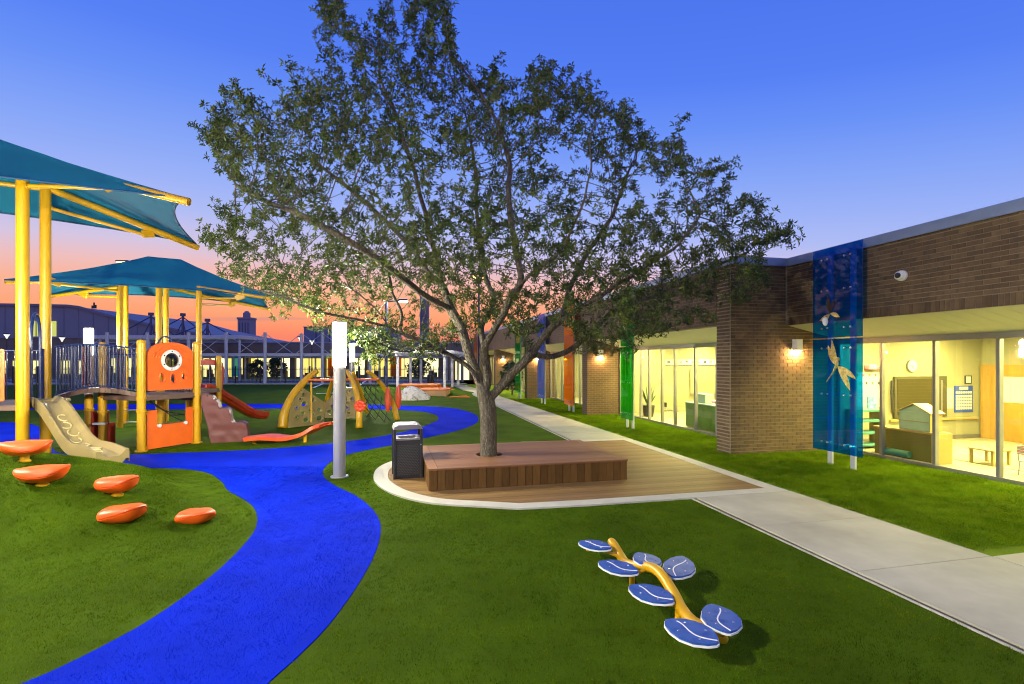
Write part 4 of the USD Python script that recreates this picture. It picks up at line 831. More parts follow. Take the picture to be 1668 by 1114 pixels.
# ================================================================ SHADE CANOPIES
def canopy(label, name_loc, corners, ze, ridge, posts, rafters, braces, sag=.35, hem=True):
    """corners: 4 (x, y) near-left, near-right, far-right, far-left; ridge: two 3-D points (left end, right end)"""
    t = thing('shade_canopy', label, 'shade canopy', (name_loc[0], name_loc[1], 0))
    Cn = [np.array([c[0], c[1], ze]) for c in corners]; mid = np.mean(Cn, 0)
    sides = [(0, 1, ridge[0], ridge[1]), (1, 2, ridge[1], ridge[1]), (2, 3, ridge[1], ridge[0]), (3, 0, ridge[0], ridge[0])]
    for a, b, ra, rb in sides:
        A, B = Cn[a], Cn[b]; L = np.linalg.norm(B - A); inw = mid - (A + B) / 2; inw[2] = 0; inw /= np.linalg.norm(inw)
        s = np.linspace(0, 1, 25)[:, None]; E = A + (B - A) * s + inw * (4 * s * (1 - s)) * L * .075 + np.array([0, 0, 1]) * (4 * s * (1 - s)) * .16
        Rg = np.array(ra) + (np.array(rb) - np.array(ra)) * s
        tt = np.linspace(0, 1, 13)[None, :, None]; P = E[:, None] * (1 - tt) + Rg[:, None] * tt; P = P - np.array([0, 0, 1.0]) * (tt * (1 - tt)) * sag * 1.2
        P[..., 2] += .012 * (meshkit.noise(P * 1.7, 5) - .5) * 2
        part(t, 'fabric_panel', grid_mesh(P), FABRIC, True)
        part(t, 'hem', tube(E - [0, 0, .012], .022, 6), FABRIC_TRIM, True)
    for (x, y, z0, z1, r) in posts: part(t, 'post', cyl((x, y), r, z0, z1, 24), YELLOW, 40)
    for a, b, r in rafters: part(t, 'rafter', M(tube([a, b], r, 16)), YELLOW, 40)
    for a, b, r in braces:
        a, b = np.array(a, float), np.array(b, float); d = (b - a) / np.linalg.norm(b - a)
        part(t, 'brace', [M(tube([a, b], r, 12)), M(tube([a, a + d * .12], r * 1.5, 12))], YELLOW, 40); part(t, 'gusset', bar(b - d * .02, b + d * .28 + np.array([0, 0, .10]), .09, .20, .02), YELLOW)
    return t
dr_ = np.array([-.87, -.493]); P2, P3 = np.array([-6.96, 11.05]), np.array([-9.38, 15.3]); md = (P2 + P3) / 2
P1, P4 = P2 + 11.5 * dr_, P3 + 11.5 * dr_; R1, R2 = md + 6.3 * dr_, md + 5.25 * dr_
Cp, Dp = np.array([-10.25, 10.8]), np.array([-11.4, 12.6]); d3 = lambda p, z: np.array([p[0], p[1], z])
zc1 = 7.62
def hipz(p): return 6.42
canopy('large blue and teal fabric shade canopy on yellow posts at the left picture edge', Cp, [P1, P2, P3, P4], 5.75, [d3(R1, zc1), d3(R2, zc1)],
       [(Cp[0], Cp[1], -.05, 6.5, .11), (Dp[0], Dp[1], -.05, 6.55, .11), (*(Cp + 4.2 * dr_), -.05, 6.5, .11), (*(Dp + 4.2 * dr_), -.05, 6.5, .11)],
       [(d3(Cp, 6.42), d3(P2 + .012 * (P2 - Cp), 5.66), .085), (d3(Dp, 6.5), d3(P3 + .02 * (P3 - Dp), 5.62), .085), (d3(Cp + 4.2 * dr_, 6.42), d3(P1, 5.66), .085), (d3(Dp + 4.2 * dr_, 6.45), d3(P4, 5.66), .085), (d3(Cp, 6.42), d3(Cp + 4.2 * dr_, 6.42), .06), (d3(Dp, 6.45), d3(Dp + 4.2 * dr_, 6.45), .06)],
       [(d3(Cp, 5.92), d3(Cp + .50 * (P2 - Cp), 5.92), .045), (d3(Dp, 6.02), d3(Dp + .60 * (P3 - Dp), 5.75), .045), (d3(Cp + 4.2 * dr_, 5.9), d3(Cp + 4.2 * dr_ + .5 * (P1 - Cp - 4.2 * dr_), 5.9), .045)], sag=.30)
Q = [np.array(c) for c in [(-14.9, 15.15), (-8.8, 19.5), (-10.85, 22.9), (-16.7, 18.6)]]
pk = np.array([-12.8, 19.0]); e1c = np.array([.81, .58])
pA, pB, pC, pD, pE = (-13.3, 17.5), (-13.95, 18.6), (-12.6, 18.4), (-12.95, 19.3), (-11.29, 18.6)
canopy('smaller blue hip shade canopy on yellow posts behind the play structure', pk, Q, 4.65, [d3(pk - .5 * e1c, 6.05), d3(pk + .5 * e1c, 6.05)],
       [(p[0], p[1], -.05, z, .095) for p, z in [(pA, 5.05), (pB, 5.0), (pC, 5.3), (pD, 5.1), (pE, 4.95)]],
       [(d3(pA, 4.98), d3(Q[0] * 1.003, 4.58), .06), (d3(pB, 4.95), d3(Q[3], 4.58), .06), (d3(pE, 4.9), d3(Q[1] + .02 * (Q[1] - pE), 4.56), .06), (d3(pD, 5.0), d3(Q[2] + .03 * (Q[2] - pD), 4.54), .06)],
       [(d3(pA, 4.62), d3(np.array(pA) + .55 * (Q[0] - pA), 4.66), .04), (d3(pB, 4.55), d3(np.array(pB) + .5 * (Q[3] - pB), 4.6), .04), (d3(pE, 4.52), d3(np.array(pE) + .45 * (Q[1] - pE), 4.56), .04), (d3(pE, 4.3), d3(np.array(pE) + .4 * (Q[2] - pE), 4.45), .035)], sag=.25)

# ================================================================ PLAY STRUCTURE
A_, B_ = np.array([-9.2, 12.8]), np.array([-8.67, 14.18]); Ab, Bb = np.array([-10.6, 13.35]), np.array([-10.05, 14.75])
ps = thing('play_structure', 'orange and yellow playground tower with arched bridge, slides and climbers beside the blue path', 'play structure', (-9.8, 13.5, 0))
def ppost(p, z1, r=.095, rings=(1.05, 2.5), z0=-.05):
    q = part(ps, 'post', [M(cyl(p, r, z0, z1 - .05, 24)), M(lathe([(r, z1 - .05), (r * 1.08, z1 - .045), (r * 1.05, z1 - .01), (r * .7, z1 + .025), (0, z1 + .035)], 24, (p[0], p[1], 0))), M(cyl(p, r * 1.5, 0, .03, 24))], YELLOW, 40)
    for z in rings: part(q, 'clamp', cyl(p, r * 1.16, z, z + .06, 24), YELLOW, 40)
DZ = 1.38
ppost(A_, 2.75, rings=(.98, 1.30, 2.48)); ppost(B_, 2.75, rings=(.96, 1.30, 2.48)); ppost(Ab, 2.70, rings=(.9, 1.3)); ppost(Bb, 2.70, rings=(.9, 1.3)); ppost((-10.95, 13.35), 1.36, rings=(.95,)); ppost((-9.67, 17.0), 2.4, .08, (1.3,)); ppost((-11.2, 16.6), 2.3, .08, (1.3,)); ppost((-9.95, 16.0), 1.3, .08, ()); ppost((-10.6, 16.9), 1.3, .08, ())
part(ps, 'deck', extr(Polygon([A_, B_, Bb, Ab]).buffer(.04), .12, DZ - .12), BROWN_DECK, False)
part(ps, 'deck', extr(Polygon([(-9.75, 15.9), (-9.6, 17.0), (-11.2, 17.3), (-11.3, 16.1)]), .12, DZ - .14), BROWN_DECK, False)
part(ps, 'connecting_step', extr(Polygon([B_ + (.02, .05), (-9.4, 16.0), (-10.6, 16.1), Bb + (.0, .05)]), .10, DZ - .22), BROWN_DECK, False)
dAB = (B_ - A_) / np.linalg.norm(B_ - A_); LAB = np.linalg.norm(B_ - A_); nAB = np.array([dAB[1], -dAB[0], 0])
o = np.array([A_[0], A_[1], 0])
th = np.linspace(0, math.pi, 17); arch = [(.13, 1.50), (1.35, 1.50), (1.35, 2.42)] + [(.74 + .60 * math.cos(a), 2.44 + .30 * math.sin(a)) for a in th[1:-1]] + [(.13, 2.42)]
pan = Polygon(arch).buffer(-.03).buffer(.03)
cx_, cz_ = .745, 2.27
for hx, hz, w, h in [(.50, 1.82, .055, .12), (.80, 1.79, .055, .12), (1.08, 1.84, .05, .085)]: pan = pan.difference(affinity.rotate(affinity.scale(Point(hx, hz).buffer(1, 12), w, h), 12))
pan = pan.difference(Point(cx_, cz_).buffer(.20, 24))
po = part(ps, 'arched_panel', plate(pan, .06, o, (*dAB, 0)), ORANGE, False, label='orange arched panel with round bubble window')
ring = Point(cx_, cz_).buffer(.275, 32).difference(Point(cx_, cz_).buffer(.19, 32)); part(po, 'window_ring', plate(ring, .02, o + nAB * .041, (*dAB, 0)), WHITEPL, False)
w3 = lambda x, z, d: o + np.array([dAB[0] * x, dAB[1] * x, z]) + nAB * d
bub = M(trimesh.creation.icosphere(3, .2)); bub.apply_scale([1, 1, 1]); bub.apply_translation(w3(cx_, cz_, -.06)); part(po, 'bubble_window', bub, glass('bubble_window', (.45, .47, .40), graze=.6), True)
for k in range(6): a = k * math.pi / 3 + .5; part(po, 'ring_bolt', sphere(w3(cx_ + .232 * math.cos(a), cz_ + .232 * math.sin(a), .052), .017), DARK, True)
for r_ in (.34, .41, .48): part(po, 'raised_arc', tube([w3(cx_ + r_ * math.cos(a), cz_ - .02 + r_ * .86 * math.sin(a), .028) for a in np.linspace(.25, math.pi - .25, 22)], .016, 8), ORANGE, True)
for hx, hz in [(.50, 1.82), (.80, 1.79), (1.08, 1.84)]: part(po, 'raised_rim', tube([w3(hx + .08 * math.cos(a), hz + .14 * math.sin(a), .03) for a in np.linspace(0, 2 * math.pi, 17)], .014, 6, False), ORANGE, True)
for x in (.42, 1.08): part(po, 'bracket', bar(w3(x, 1.38, .02), w3(x, 1.52, .02), .03, .03), STAINLESS)
ush = Polygon([(.13, .03), (1.36, .03), (1.36, 1.0), (1.16, 1.0), (1.16, .62), (.38, .62), (.38, 1.0), (.13, 1.0)]); lp = part(ps, 'counter_panel', plate(ush, .03, o, (*dAB, 0)), ORANGE, False, label='lower orange panel with a square notch')
part(lp, 'notch_bar', tube([w3(.40, .635, .03), w3(1.14, .635, .03)], .014, 8), BROWN_DECK)
for x in (.42, 1.12): part(lp, 'roller', M(tube([w3(x, .60, .015), w3(x, .60, .07)], .045, 16)), WHITEPL, 40)
for z in (.08, .93): 
    for p, s in ((A_, 1), (B_, -1)): part(ps, 'panel_clip', bar(d3(p, z), d3(p + dAB * s * .17, z), .03, .05), YELLOW)
# under-deck: red panels, ropes, rungs
part(ps, 'red_panel', plate(Polygon([(0, .02), (.55, .02), (.55, .62), (.40, .62), (.40, .95), (0, .95)]), .03, d3((-10.86, 13.3), 0), (.45, .9, 0)), RED, False); part(ps, 'table_ledge', bar((-10.75, 13.25, .64), (-10.5, 13.35, .64), .2, .05), WHITEPL)
for a, b in [((-9.6, 13.6, 1.26), (-8.9, 14.4, .45)), ((-9.45, 13.9, .95), (-8.75, 14.5, .75)), ((-9.5, 13.5, 1.2), (-9.2, 14.2, .8))]: part(ps, 'rope', tube(bez([a, (np.array(a) + b) / 2 - [0, 0, .08], b], 6), .012, 6), DARK, True)
for z in (.45, .80, 1.15): part(ps, 'rung', tube([(-11.4, 15.2, z), (-10.9, 15.35, z)], .02, 8), WHITEPL, True)
# arched bridge
N_ = 25; s = np.linspace(0, 1, N_); f0, f1, b0, b1 = np.array([-11.3, 12.75]), np.array([-9.38, 12.92]), np.array([-12.3, 14.0]), np.array([-10.5, 13.9])
zb = 1.36 + .17 * np.sin(math.pi * s) + .10 * s; front, back = f0 + (f1 - f0) * s[:, None], b0 + (b1 - b0) * s[:, None]
front = front + np.stack([s * 0, -.10 * np.sin(math.pi * s)], 1)
pl_ = 14
for k in range(pl_):
    i0, i1 = k / pl_, (k + 1) / pl_ - .004; f = lambda t: (np.interp(t, s, front[:, 0]), np.interp(t, s, front[:, 1])); g_ = lambda t: (np.interp(t, s, back[:, 0]), np.interp(t, s, back[:, 1])); zz = lambda t: np.interp(t, s, zb)
    q = [np.array([*f(i0), zz(i0)]), np.array([*f(i1), zz(i1)]), np.array([*g_(i1), zz(i1)]), np.array([*g_(i0), zz(i0)])]
    V = np.array(q + [p - [0, 0, .11] for p in q]); part(ps, 'bridge_plank', trimesh.Trimesh(V, [[0, 1, 2], [0, 2, 3], [4, 6, 5], [4, 7, 6], [0, 4, 5], [0, 5, 1], [1, 5, 6], [1, 6, 2], [2, 6, 7], [2, 7, 3], [3, 7, 4], [3, 4, 0]], process=False), BROWN_DECK, False)
for lab, L_ in (('front', front), ('back', back)):
    top = np.c_[L_, 2.60 + .09 * np.sin(math.pi * s) - .05 * s]; bot = np.c_[L_, zb + .05]
    rl = part(ps, 'bridge_railing', tube(top, .022, 8), NAVY, True); part(rl, 'bottom_rail', tube(bot, .018, 8), NAVY, True)
    for k in range(24):
        t_ = (k + .5) / 24; x, y = np.interp(t_, s, L_[:, 0]), np.interp(t_, s, L_[:, 1]); part(rl, 'baluster', tube([(x, y, np.interp(t_, s, bot[:, 2])), (x, y, np.interp(t_, s, top[:, 2]))], .015, 6), NAVY, True)
# left deck, rails, slide hoop, side panel
C2p, D2p = Cp + 3.0 * dr_, Dp + 3.0 * dr_
part(ps, 'deck', extr(Polygon([Cp + (.0, .02), Dp, D2p, C2p]), .12, 1.21), BROWN_DECK, False)
for (p, q) in [((-11.45, 12.7), (-14.0, 11.25))]:
    rl = part(ps, 'guard_rail', tube([d3(p, 2.5), d3(q, 2.5)], .022, 8), NAVY, True)
    for k in range(22): t_ = (k + .5) / 22; x, y = p[0] + (q[0] - p[0]) * t_, p[1] + (q[1] - p[1]) * t_; part(rl, 'baluster', tube([(x, y, 1.33), (x, y, 2.5)], .0115, 6), NAVY, True)
cd = (Dp - Cp); h0, h1 = Cp + .34 * cd, Cp + .74 * cd
hp_ = [d3(h0, 1.33), d3(h0, 2.7)] + [d3((h0 + h1) / 2 - (h1 - h0) / 2 * math.cos(a), 2.75 + .58 * math.sin(a)) for a in np.linspace(.0, math.pi, 15)] + [d3(h1, 2.7), d3(h1, 1.33)]
part(ps, 'slide_hoop', tube(hp_, .032, 12), NAVY, True)
for f in (.20, .30, .80, .88): part(ps, 'hoop_slat', bar(d3(Cp + f * cd, 1.33), d3(Cp + f * cd, 2.55), .05, .03, up=(1, 0, 0)), NAVY)
dl = (C2p - Cp) / np.linalg.norm(C2p - Cp)
sp_ = part(ps, 'side_panel', plate(Polygon([(.28, 1.42), (2.2, 1.42), (2.2, 2.5), (.28, 2.5)]).buffer(-.03).buffer(.03), .04, d3(Cp, 0), (*dl, 0)), ORANGE, False, label='orange side panel with raised fruit shapes at the left edge')
for x, z in [(.55, 2.13), (.70, 2.10), (.62, 1.6)]: part(sp_, 'raised_fruit', sphere(d3(Cp, z) + np.array([dl[0], dl[1], 0]) * x + np.array([.02, -.03, 0]), .10, (1, .5, .8)), RED, True)
part(ps, 'deck_rim', bar(d3(Cp, 1.27), d3(C2p, 1.27), .04, .10), BROWN_DECK)
def slide(name, P0, P1s, zprof, w, lip, ma, th=.06, lab=None, nrm=None):
    P0, P1s = np.array(P0), np.array(P1s); n = 44; t_ = np.linspace(0, 1, n); z = np.interp(t_, np.linspace(0, 1, 200), np.convolve(np.pad(np.interp(np.linspace(0, 1, 200), [a for a, _ in zprof], [b for _, b in zprof]), 20, mode='edge'), np.ones(41) / 41, 'valid'))
    c = P0 + (P1s - P0) * t_[:, None]; d = (P1s - P0) / np.linalg.norm(P1s - P0); side = np.array([-d[1], d[0]])
    prof = [(-w / 2 - .05, lip - .06), (-w / 2 - .045, lip), (-w / 2, lip + .005), (-w / 2 + .03, lip - .04), (-w / 2 + .07, .03), (-w / 4, .003), (0, 0), (w / 4, .003), (w / 2 - .07, .03), (w / 2 - .03, lip - .04), (w / 2, lip + .005), (w / 2 + .045, lip), (w / 2 + .05, lip - .06)]
    Pg = np.array([[np.array([*(c[i] + side * o_), z[i] + h_]) for o_, h_ in prof] for i in range(n)])
    return part(ps, name, shell(Pg[:, ::-1], th, True), ma, 45, label=lab), c, z, side
S0, S1 = np.array([-10.5, 11.55]), np.array([-7.12, 9.2]); zm = float(mound(S1[0], S1[1]))
sl, c, z, sd_ = slide('slide', S0, S1, [(0, 1.35), (.16, 1.33), (.60, .56), (.84, zm + .15), (1, zm + .09)], .40, .11, TAN, .17, 'tan slide with carved squiggles running down the green mound')
REL = mat('tan_relief', (.46, .38, .17), .45, .1, 6)
s44 = np.linspace(0, 1, 44)
for k in range(8):
    tc, sg = .32 + .075 * k, (1 if k % 2 else -1); an = np.linspace(-2.2, 2.0, 16) + k * .5
    pts = [np.array([*(np.array([np.interp(tc + .030 * math.sin(a), s44, c[:, 0]), np.interp(tc + .030 * math.sin(a), s44, c[:, 1])]) + sd_ * (.085 * sg * math.cos(a) - .02 * sg)), np.interp(tc + .030 * math.sin(a), s44, z) + .010]) for a in an]
    part(sl, 'raised_squiggle', tube(pts, .013, 6), REL, True)
part(sl, 'entry_lip', bar(d3(S0 + (-.25, -.34), 1.36), d3(S0 + (.22, .42), 1.36), .28, .08, .03), TAN)
slide('slide', (-10.25, 17.0), (-9.2, 19.1), [(0, 1.34), (.12, 1.30), (.5, .72), (.75, .34), (.88, .24), (1, .22)], .52, .18, RED, .12, 'red slide ending on the turf behind the step climber')
hood = Polygon([(0, 0), (.16, 0), (.16, .74), (.24, .80), (.62, .80), (.70, .74), (.70, 0), (.86, 0), (.92, .6), (.86, .88), (.5, 1.0), (.36, 1.0), (0, .88), (-.06, .6)]); part(ps, 'slide_hood', plate(hood, .08, d3((-10.35, 16.72), 1.32), (.74, .68, 0)), RED, False)
# step climber and hoops
prof = Polygon([(.0, 1.30), (.05, 1.34), (.10, 1.32), (.14, 1.24), (.18, 1.30), (.23, 1.28), (.27, 1.14), (.31, 1.18), (.36, 1.10), (.41, .92), (.58, .93), (.64, .88), (.70, .56), (.76, .50), (.98, .52), (1.06, .47), (1.13, .12), (1.12, 0), (.24, 0), (.16, .35), (.04, .95)]).buffer(-.015).buffer(.03)
stp = M(plate(prof, .55, d3((-8.56, 14.32), 0), (.93, .36, 0))); stp = trimesh.Trimesh(*trimesh.remesh.subdivide_to_size(stp.vertices, stp.faces, .09), process=True); v = np.array(stp.vertices); v += (np.stack([meshkit.noise(v * 6, 1), meshkit.noise(v * 6, 2), meshkit.noise(v * 6, 3)], 1) - .5) * .035; v[:, 2] = np.maximum(v[:, 2], -.01); stp.vertices = v
part(ps, 'step_climber', stp, MAROON, 25, label='maroon rock step climber of three stages')
part(ps, 'hoop', tube([d3((-10.35, 15.4), 2.5) + np.array([.25 * -math.cos(a), .05 * -math.cos(a), .48 * math.sin(a)]) for a in np.linspace(0, math.pi, 17)], .024, 8), NAVY, True)
for p, q in [(Bb, Ab), (B_ + (-.1, .05), Bb)]:
    rl = part(ps, 'guard_rail', tube([d3(p, 2.42), d3(q, 2.42)], .02, 8), NAVY, True)
    for k in range(11): t_ = (k + .5) / 11; x, y = p[0] + (q[0] - p[0]) * t_, p[1] + (q[1] - p[1]) * t_; part(rl, 'baluster', tube([(x, y, DZ), (x, y, 2.42)], .011, 6), NAVY, True)
part(ps, 'tall_red_panel', bar((-12.55, 15.2, 1.3), (-12.55, 15.2, 2.75), .34, .05, .01, up=(1, 0, 0)), RED); part(ps, 'tall_red_panel', bar((-11.5, 15.2, 1.3), (-11.5, 15.2, 2.6), .30, .05, .01, up=(1, 0, 0)), MAROON)

# ================================================================ ORANGE STEPPING PODS
def pod(px, py, pyb, wpx, hpx, lab, rot, tilt):
    b = onT(px, pyb); d = b[1]; top = H + (HY - py) / FX * d; r = wpx / FX * d / 2
    t = thing('stepping_pod', lab, 'stepping pod', b, group='orange stepping pods on the mound'); n, thk = 40, hpx / FX * d * .92
    pr = [(0, -.52), (.40, -.50), (.72, -.36), (.90, -.16), (.965, -.05), (.985, .0), (.93, .025), (.93, .045), (1.0, .07), (1.0, .15), (.955, .26), (.80, .35), (.45, .395), (0, .40)]
    ths = np.arange(n) * 2 * np.pi / n; V = []
    for rr, zz in pr:
        wv = (.20 * np.sin(2 * ths + rot) + .06 * np.sin(3 * ths + 1)) * (rr > .89) * (rr > .92 or zz < 0) * thk * (.5 if abs(zz) > .1 else 1)
        V.append(np.stack([rr * r * np.cos(ths) * (1 + .05 * np.cos(2 * ths + rot)), rr * r * .80 * np.sin(ths) * (1 + .06 * np.sin(ths * 3 + rot)), np.full(n, zz * thk) + wv], 1))
    V = np.array(V); V = V.reshape(-1, 3); k = len(pr); i, j = np.meshgrid(np.arange(k - 1), np.arange(n), indexing='ij'); q = np.stack([i * n + j, i * n + (j + 1) % n, (i + 1) * n + (j + 1) % n, (i + 1) * n + j], -1).reshape(-1, 4)
    m = trimesh.Trimesh(V, np.vstack([q[:, [0, 1, 2]], q[:, [0, 2, 3]]]), process=False)
    m.apply_transform(trimesh.transformations.rotation_matrix(tilt, [0, 1, 0])); m.apply_transform(trimesh.transformations.rotation_matrix(-.06, [1, 0, 0])); m.apply_translation((0, 0, top - b[2] + .0))
    part(t, 'pod_top', m, ORANGE_POD, 50, local=True); part(t, 'post', cyl((0, 0), .055, -.1, max(.08, top - b[2] - thk * .4), 18), YELLOW, 40, local=True); part(t, 'collar', cyl((0, 0), .075, -.06, .015, 18), YELLOW, 40, local=True)
pod(40, 728, 751, 75, 29, 'topmost orange pod on the crest of the green mound in front of the yellow posts', .3, -.03)
pod(69, 770, 789, 79, 32, 'second orange pod at the left edge just below the topmost one', 1.2, -.06)
pod(191, 787, 806, 66, 31, 'orange pod beside the foot of the tan slide', 2.0, -.08)
pod(200, 835, 848, 73, 32, 'tilted orange pod below the one at the slide foot', 2.6, -.12)
pod(319, 840, 850, 62, 26, 'lowest flattest orange pod nearest the blue path', 3.3, -.06)

# ================================================================ LEAF CLIMBER
zst = [(1183, 1043, .10), (1160, 1028, .17), (1130, 1014, .22), (1111, 993, .25), (1098, 968, .28), (1079, 938, .32), (1062, 925, .31), (1038, 922, .24), (1020, 917, .19), (1010, 904, .20), (1001, 889, .26), (994, 880, .28)]
stem = bez([G(px, py, z) for px, py, z in zst], 7); rs = np.full(len(stem), .047); rs[:3] = (.026, .038, .044); rs[-3:] = (.044, .038, .02)
o0 = G(1120, 1010, 0)
lc = thing('leaf_climber', 'yellow stem climber with seven blue leaf steps lying on the near turf', 'leaf climber', o0); part(lc, 'stem', tube(stem, rs, 20), YELLOW, True)
for i in (24, 52): p = stem[min(i, len(stem) - 1)]; part(lc, 'ground_post', cyl((p[0], p[1]), .03, -.05, p[2], 14), YELLOW, 40)
lobes = Polygon([(0, -.03), (.10, -.20), (.28, -.36), (.50, -.42), (.56, -.39), (.60, -.40), (.78, -.32), (.93, -.14), (1.0, .02), (.92, .17), (.74, .31), (.50, .40), (.26, .36), (.08, .20), (0, .05)])
zz_ = lambda a: (900 + a[0] / 4.633, 840 + a[1] / 4.633)
LV = [((445, 245), (195, 195), .31, .30), ((648, 430), (345, 345), .31, .34), ((775, 385), (650, 278), .31, .34), ((915, 465), (990, 308), .30, .36), ((915, 650), (578, 525), .31, .36), ((1255, 965), (848, 785), .32, .37), ((1335, 885), (1205, 668), .27, .37)]
for k, (b, tp, zl, wd) in enumerate(LV):
    Bp, T_ = G(*zz_(b), zl), G(*zz_(tp), zl); d = T_ - Bp; L = np.linalg.norm(d); x = d / L; til = np.array([0, 0, 1.0]) + np.array([RNG.normal(0, .03), -.05, 0]); til /= np.linalg.norm(til); y = np.cross(til, x); y /= np.linalg.norm(y)
    shp = affinity.scale(lobes, L, wd, origin=(0, 0)); shp = shp.buffer(.012).buffer(-.012) if shp.is_valid else shp.buffer(0)
    pw = lambda a, bb, h: Bp + x * a + y * bb + np.cross(x, y) * h
    lf = part(lc, 'leaf_step', plate(shp.buffer(-.006), .016, Bp, x, y), LEAFBLUE, False); part(lf, 'leaf_edge', plate(shp, .014, Bp - np.array([0, 0, .0155]), x, y), WHITEPL, False)
    part(lf, 'vein', [M(bar(pw(L * s0, wd * .10 * math.sin((s0 - .1) * 6.6), .0095), pw(L * s1, wd * .10 * math.sin((s1 - .1) * 6.6), .0095), .010, .004, .001)) for s0, s1 in zip(np.linspace(.04, .82, 11)[:-1], np.linspace(.04, .82, 11)[1:])], WHITEPL, False)
    for a, bb in [(.25, .17), (.33, -.20), (.62, .19), (.70, -.17)]: part(lf, 'bolt', sphere(pw(L * a, wd * bb, .010), .0085, (1, 1, .6)), STAINLESS, True)
    ns = stem[np.argmin(np.linalg.norm(stem[:, :2] - pw(L * .3, 0, 0)[:2], axis=1))]; part(lf, 'bracket', [M(tube([ns - [0, 0, .01], pw(L * .15, 0, -.045), pw(L * .70, 0, -.04)], .017, 10)), M(tube([pw(L * .70, 0, -.075), pw(L * .70, 0, -.02)], .022, 10))], YELLOW, True)

# ================================================================ WAVE BEAM, DOME CLIMBER
wbm = thing('balance_beam', 'wavy orange balance beam on short posts before the yellow arch climber', 'balance beam', G(470, 715))
cb = bez([PD(402, 712, 14.0), PD(435, 709, 14.1), PD(470, 711, 14.2), PD(497, 704, 14.3), PD(520, 692, 14.5), PD(538, 688, 14.7)], 8); nb_n = len(cb)
wdt = .15 + .03 * np.sin(np.linspace(0, 9, nb_n)); wdt[0] = .06; wdt[-1] = .05; wdt[1] = .12; wdt[-2] = .12
sn = np.array([.25, 1.0, 0]); sn /= np.linalg.norm(sn); Pg = np.array([[cb[i] + sn * f * wdt[i] * 2.0 + np.array([0, 0, .03 * (1 - f * f)]) for f in np.linspace(-1, 1, 9)] for i in range(nb_n)])
part(wbm, 'beam', shell(Pg, .09), mat('beam_orange', (.75, .09, .02), .35, .1, 5), 50)
for i in (3, nb_n // 2 + 4): part(wbm, 'post', cyl((cb[i][0], cb[i][1]), .05, -.02, cb[i][2] - .03, 14), YELLOW, 40)
ac = thing('arch_climber', 'dome climber of yellow arches with tan rock panels and black rope net', 'climbing frame', (-6.2, 19.0, 0))
def arch_(pts, w=.09): return part(ac, 'arch', tube(bez(pts, 8), w * np.linspace(1.25, .75, len(bez(pts, 8))), 12), YELLOW, True)
arch_([PD(460, 697, 17.3), PD(464, 672, 17.4), PD(478, 643, 17.7), PD(497, 620, 18.1), PD(516, 604, 18.5)], .13); arch_([PD(585, 697, 17.3), PD(585, 668, 17.35), PD(581, 640, 17.6), PD(573, 618, 18), PD(565, 604, 18.3)]); arch_([PD(647, 684, 19.7), PD(641, 660, 19.7), PD(628, 635, 19.6), PD(614, 617, 19.4), PD(598, 604, 19.1)]); arch_([PD(530, 672, 21.0), PD(533, 650, 20.8), PD(540, 625, 20.3), PD(548, 606, 19.8)], .08); arch_([PD(598, 672, 21.3), PD(592, 650, 21.1), PD(583, 626, 20.6), PD(575, 606, 20)], .08)
rg = [PD(497, 619, 18.1), PD(555, 619, 17.8), PD(617, 618, 19.2), PD(590, 618, 20.4), PD(535, 618, 20.3), PD(497, 619, 18.1)]
for a, b in zip(rg[:-1], rg[1:]): part(ac, 'ring_bar', tube([a, b], .035, 10), ORANGE, True)
def rock(P, lab, seed):
    P = [np.array(p, float) for p in P]; x = P[1] - P[0]; Lx = np.linalg.norm(x); x /= Lx; up = np.array([0, 0, 1.0]); y = up - x * up.dot(x); y /= np.linalg.norm(y)
    pol = Polygon([((p - P[0]).dot(x), (p - P[0]).dot(y)) for p in P]); g = np.random.default_rng(seed); hs = []
    x0, y0, x1, y1 = pol.bounds
    for _ in range(400):
        a, b, r_ = g.uniform(x0, x1), g.uniform(y0, y1), g.uniform(.06, .13)
        if pol.contains(Point(a, b).buffer(r_ + .05)) and all((a - q[0]) ** 2 + (b - q[1]) ** 2 > (r_ + q[2] + .05) ** 2 for q in hs): hs.append((a, b, r_))
    for a, b, r_ in hs: pol = pol.difference(affinity.scale(Point(a, b).buffer(r_, 8), 1, .85))
    q = part(ac, 'rock_panel', plate(pol, .09, P[0], x, y), TAN, False, label=lab); n = np.cross(x, y)
    for a, b, r_ in hs: part(q, 'hole_rim', tube([P[0] + x * (a + r_ * 1.1 * math.cos(s_)) + y * (b + r_ * .95 * math.sin(s_)) + n * .045 for s_ in np.linspace(0, 2 * math.pi, 13)], .025, 6, False), TAN, True)
rock([PD(468, 697, 17.35), PD(527, 690, 18.4), PD(528, 655, 18.4), PD(512, 646, 18.2), PD(489, 632, 17.9), PD(478, 648, 17.6), PD(470, 668, 17.4)], 'left tan rock panel with oval holes', 3)
rock([PD(530, 681, 20.4), PD(580, 680, 19.9), PD(579, 650, 19.8), PD(572, 632, 19.8), PD(558, 630, 20.0), PD(545, 640, 20.2), PD(532, 655, 20.4)], 'rear tan rock panel behind the light column', 8)
part(ac, 'fire_pole', tube([PD(507, 688, 17.6), PD(507, 622, 17.9)], .03, 10), YELLOW, True)
fl_c = PD(586.5, 661, 17.15); pet = [M(sphere(fl_c, .09, (1, .6, 1)))] + [M(sphere(fl_c + np.array([.13 * math.cos(a), 0, .13 * math.sin(a)]), .075, (1, .6, 1))) for a in np.arange(8) * math.pi / 4]; part(ac, 'flower_wheel', pet, mat('flower_orange', (.75, .06, .015), .4, .1), True)
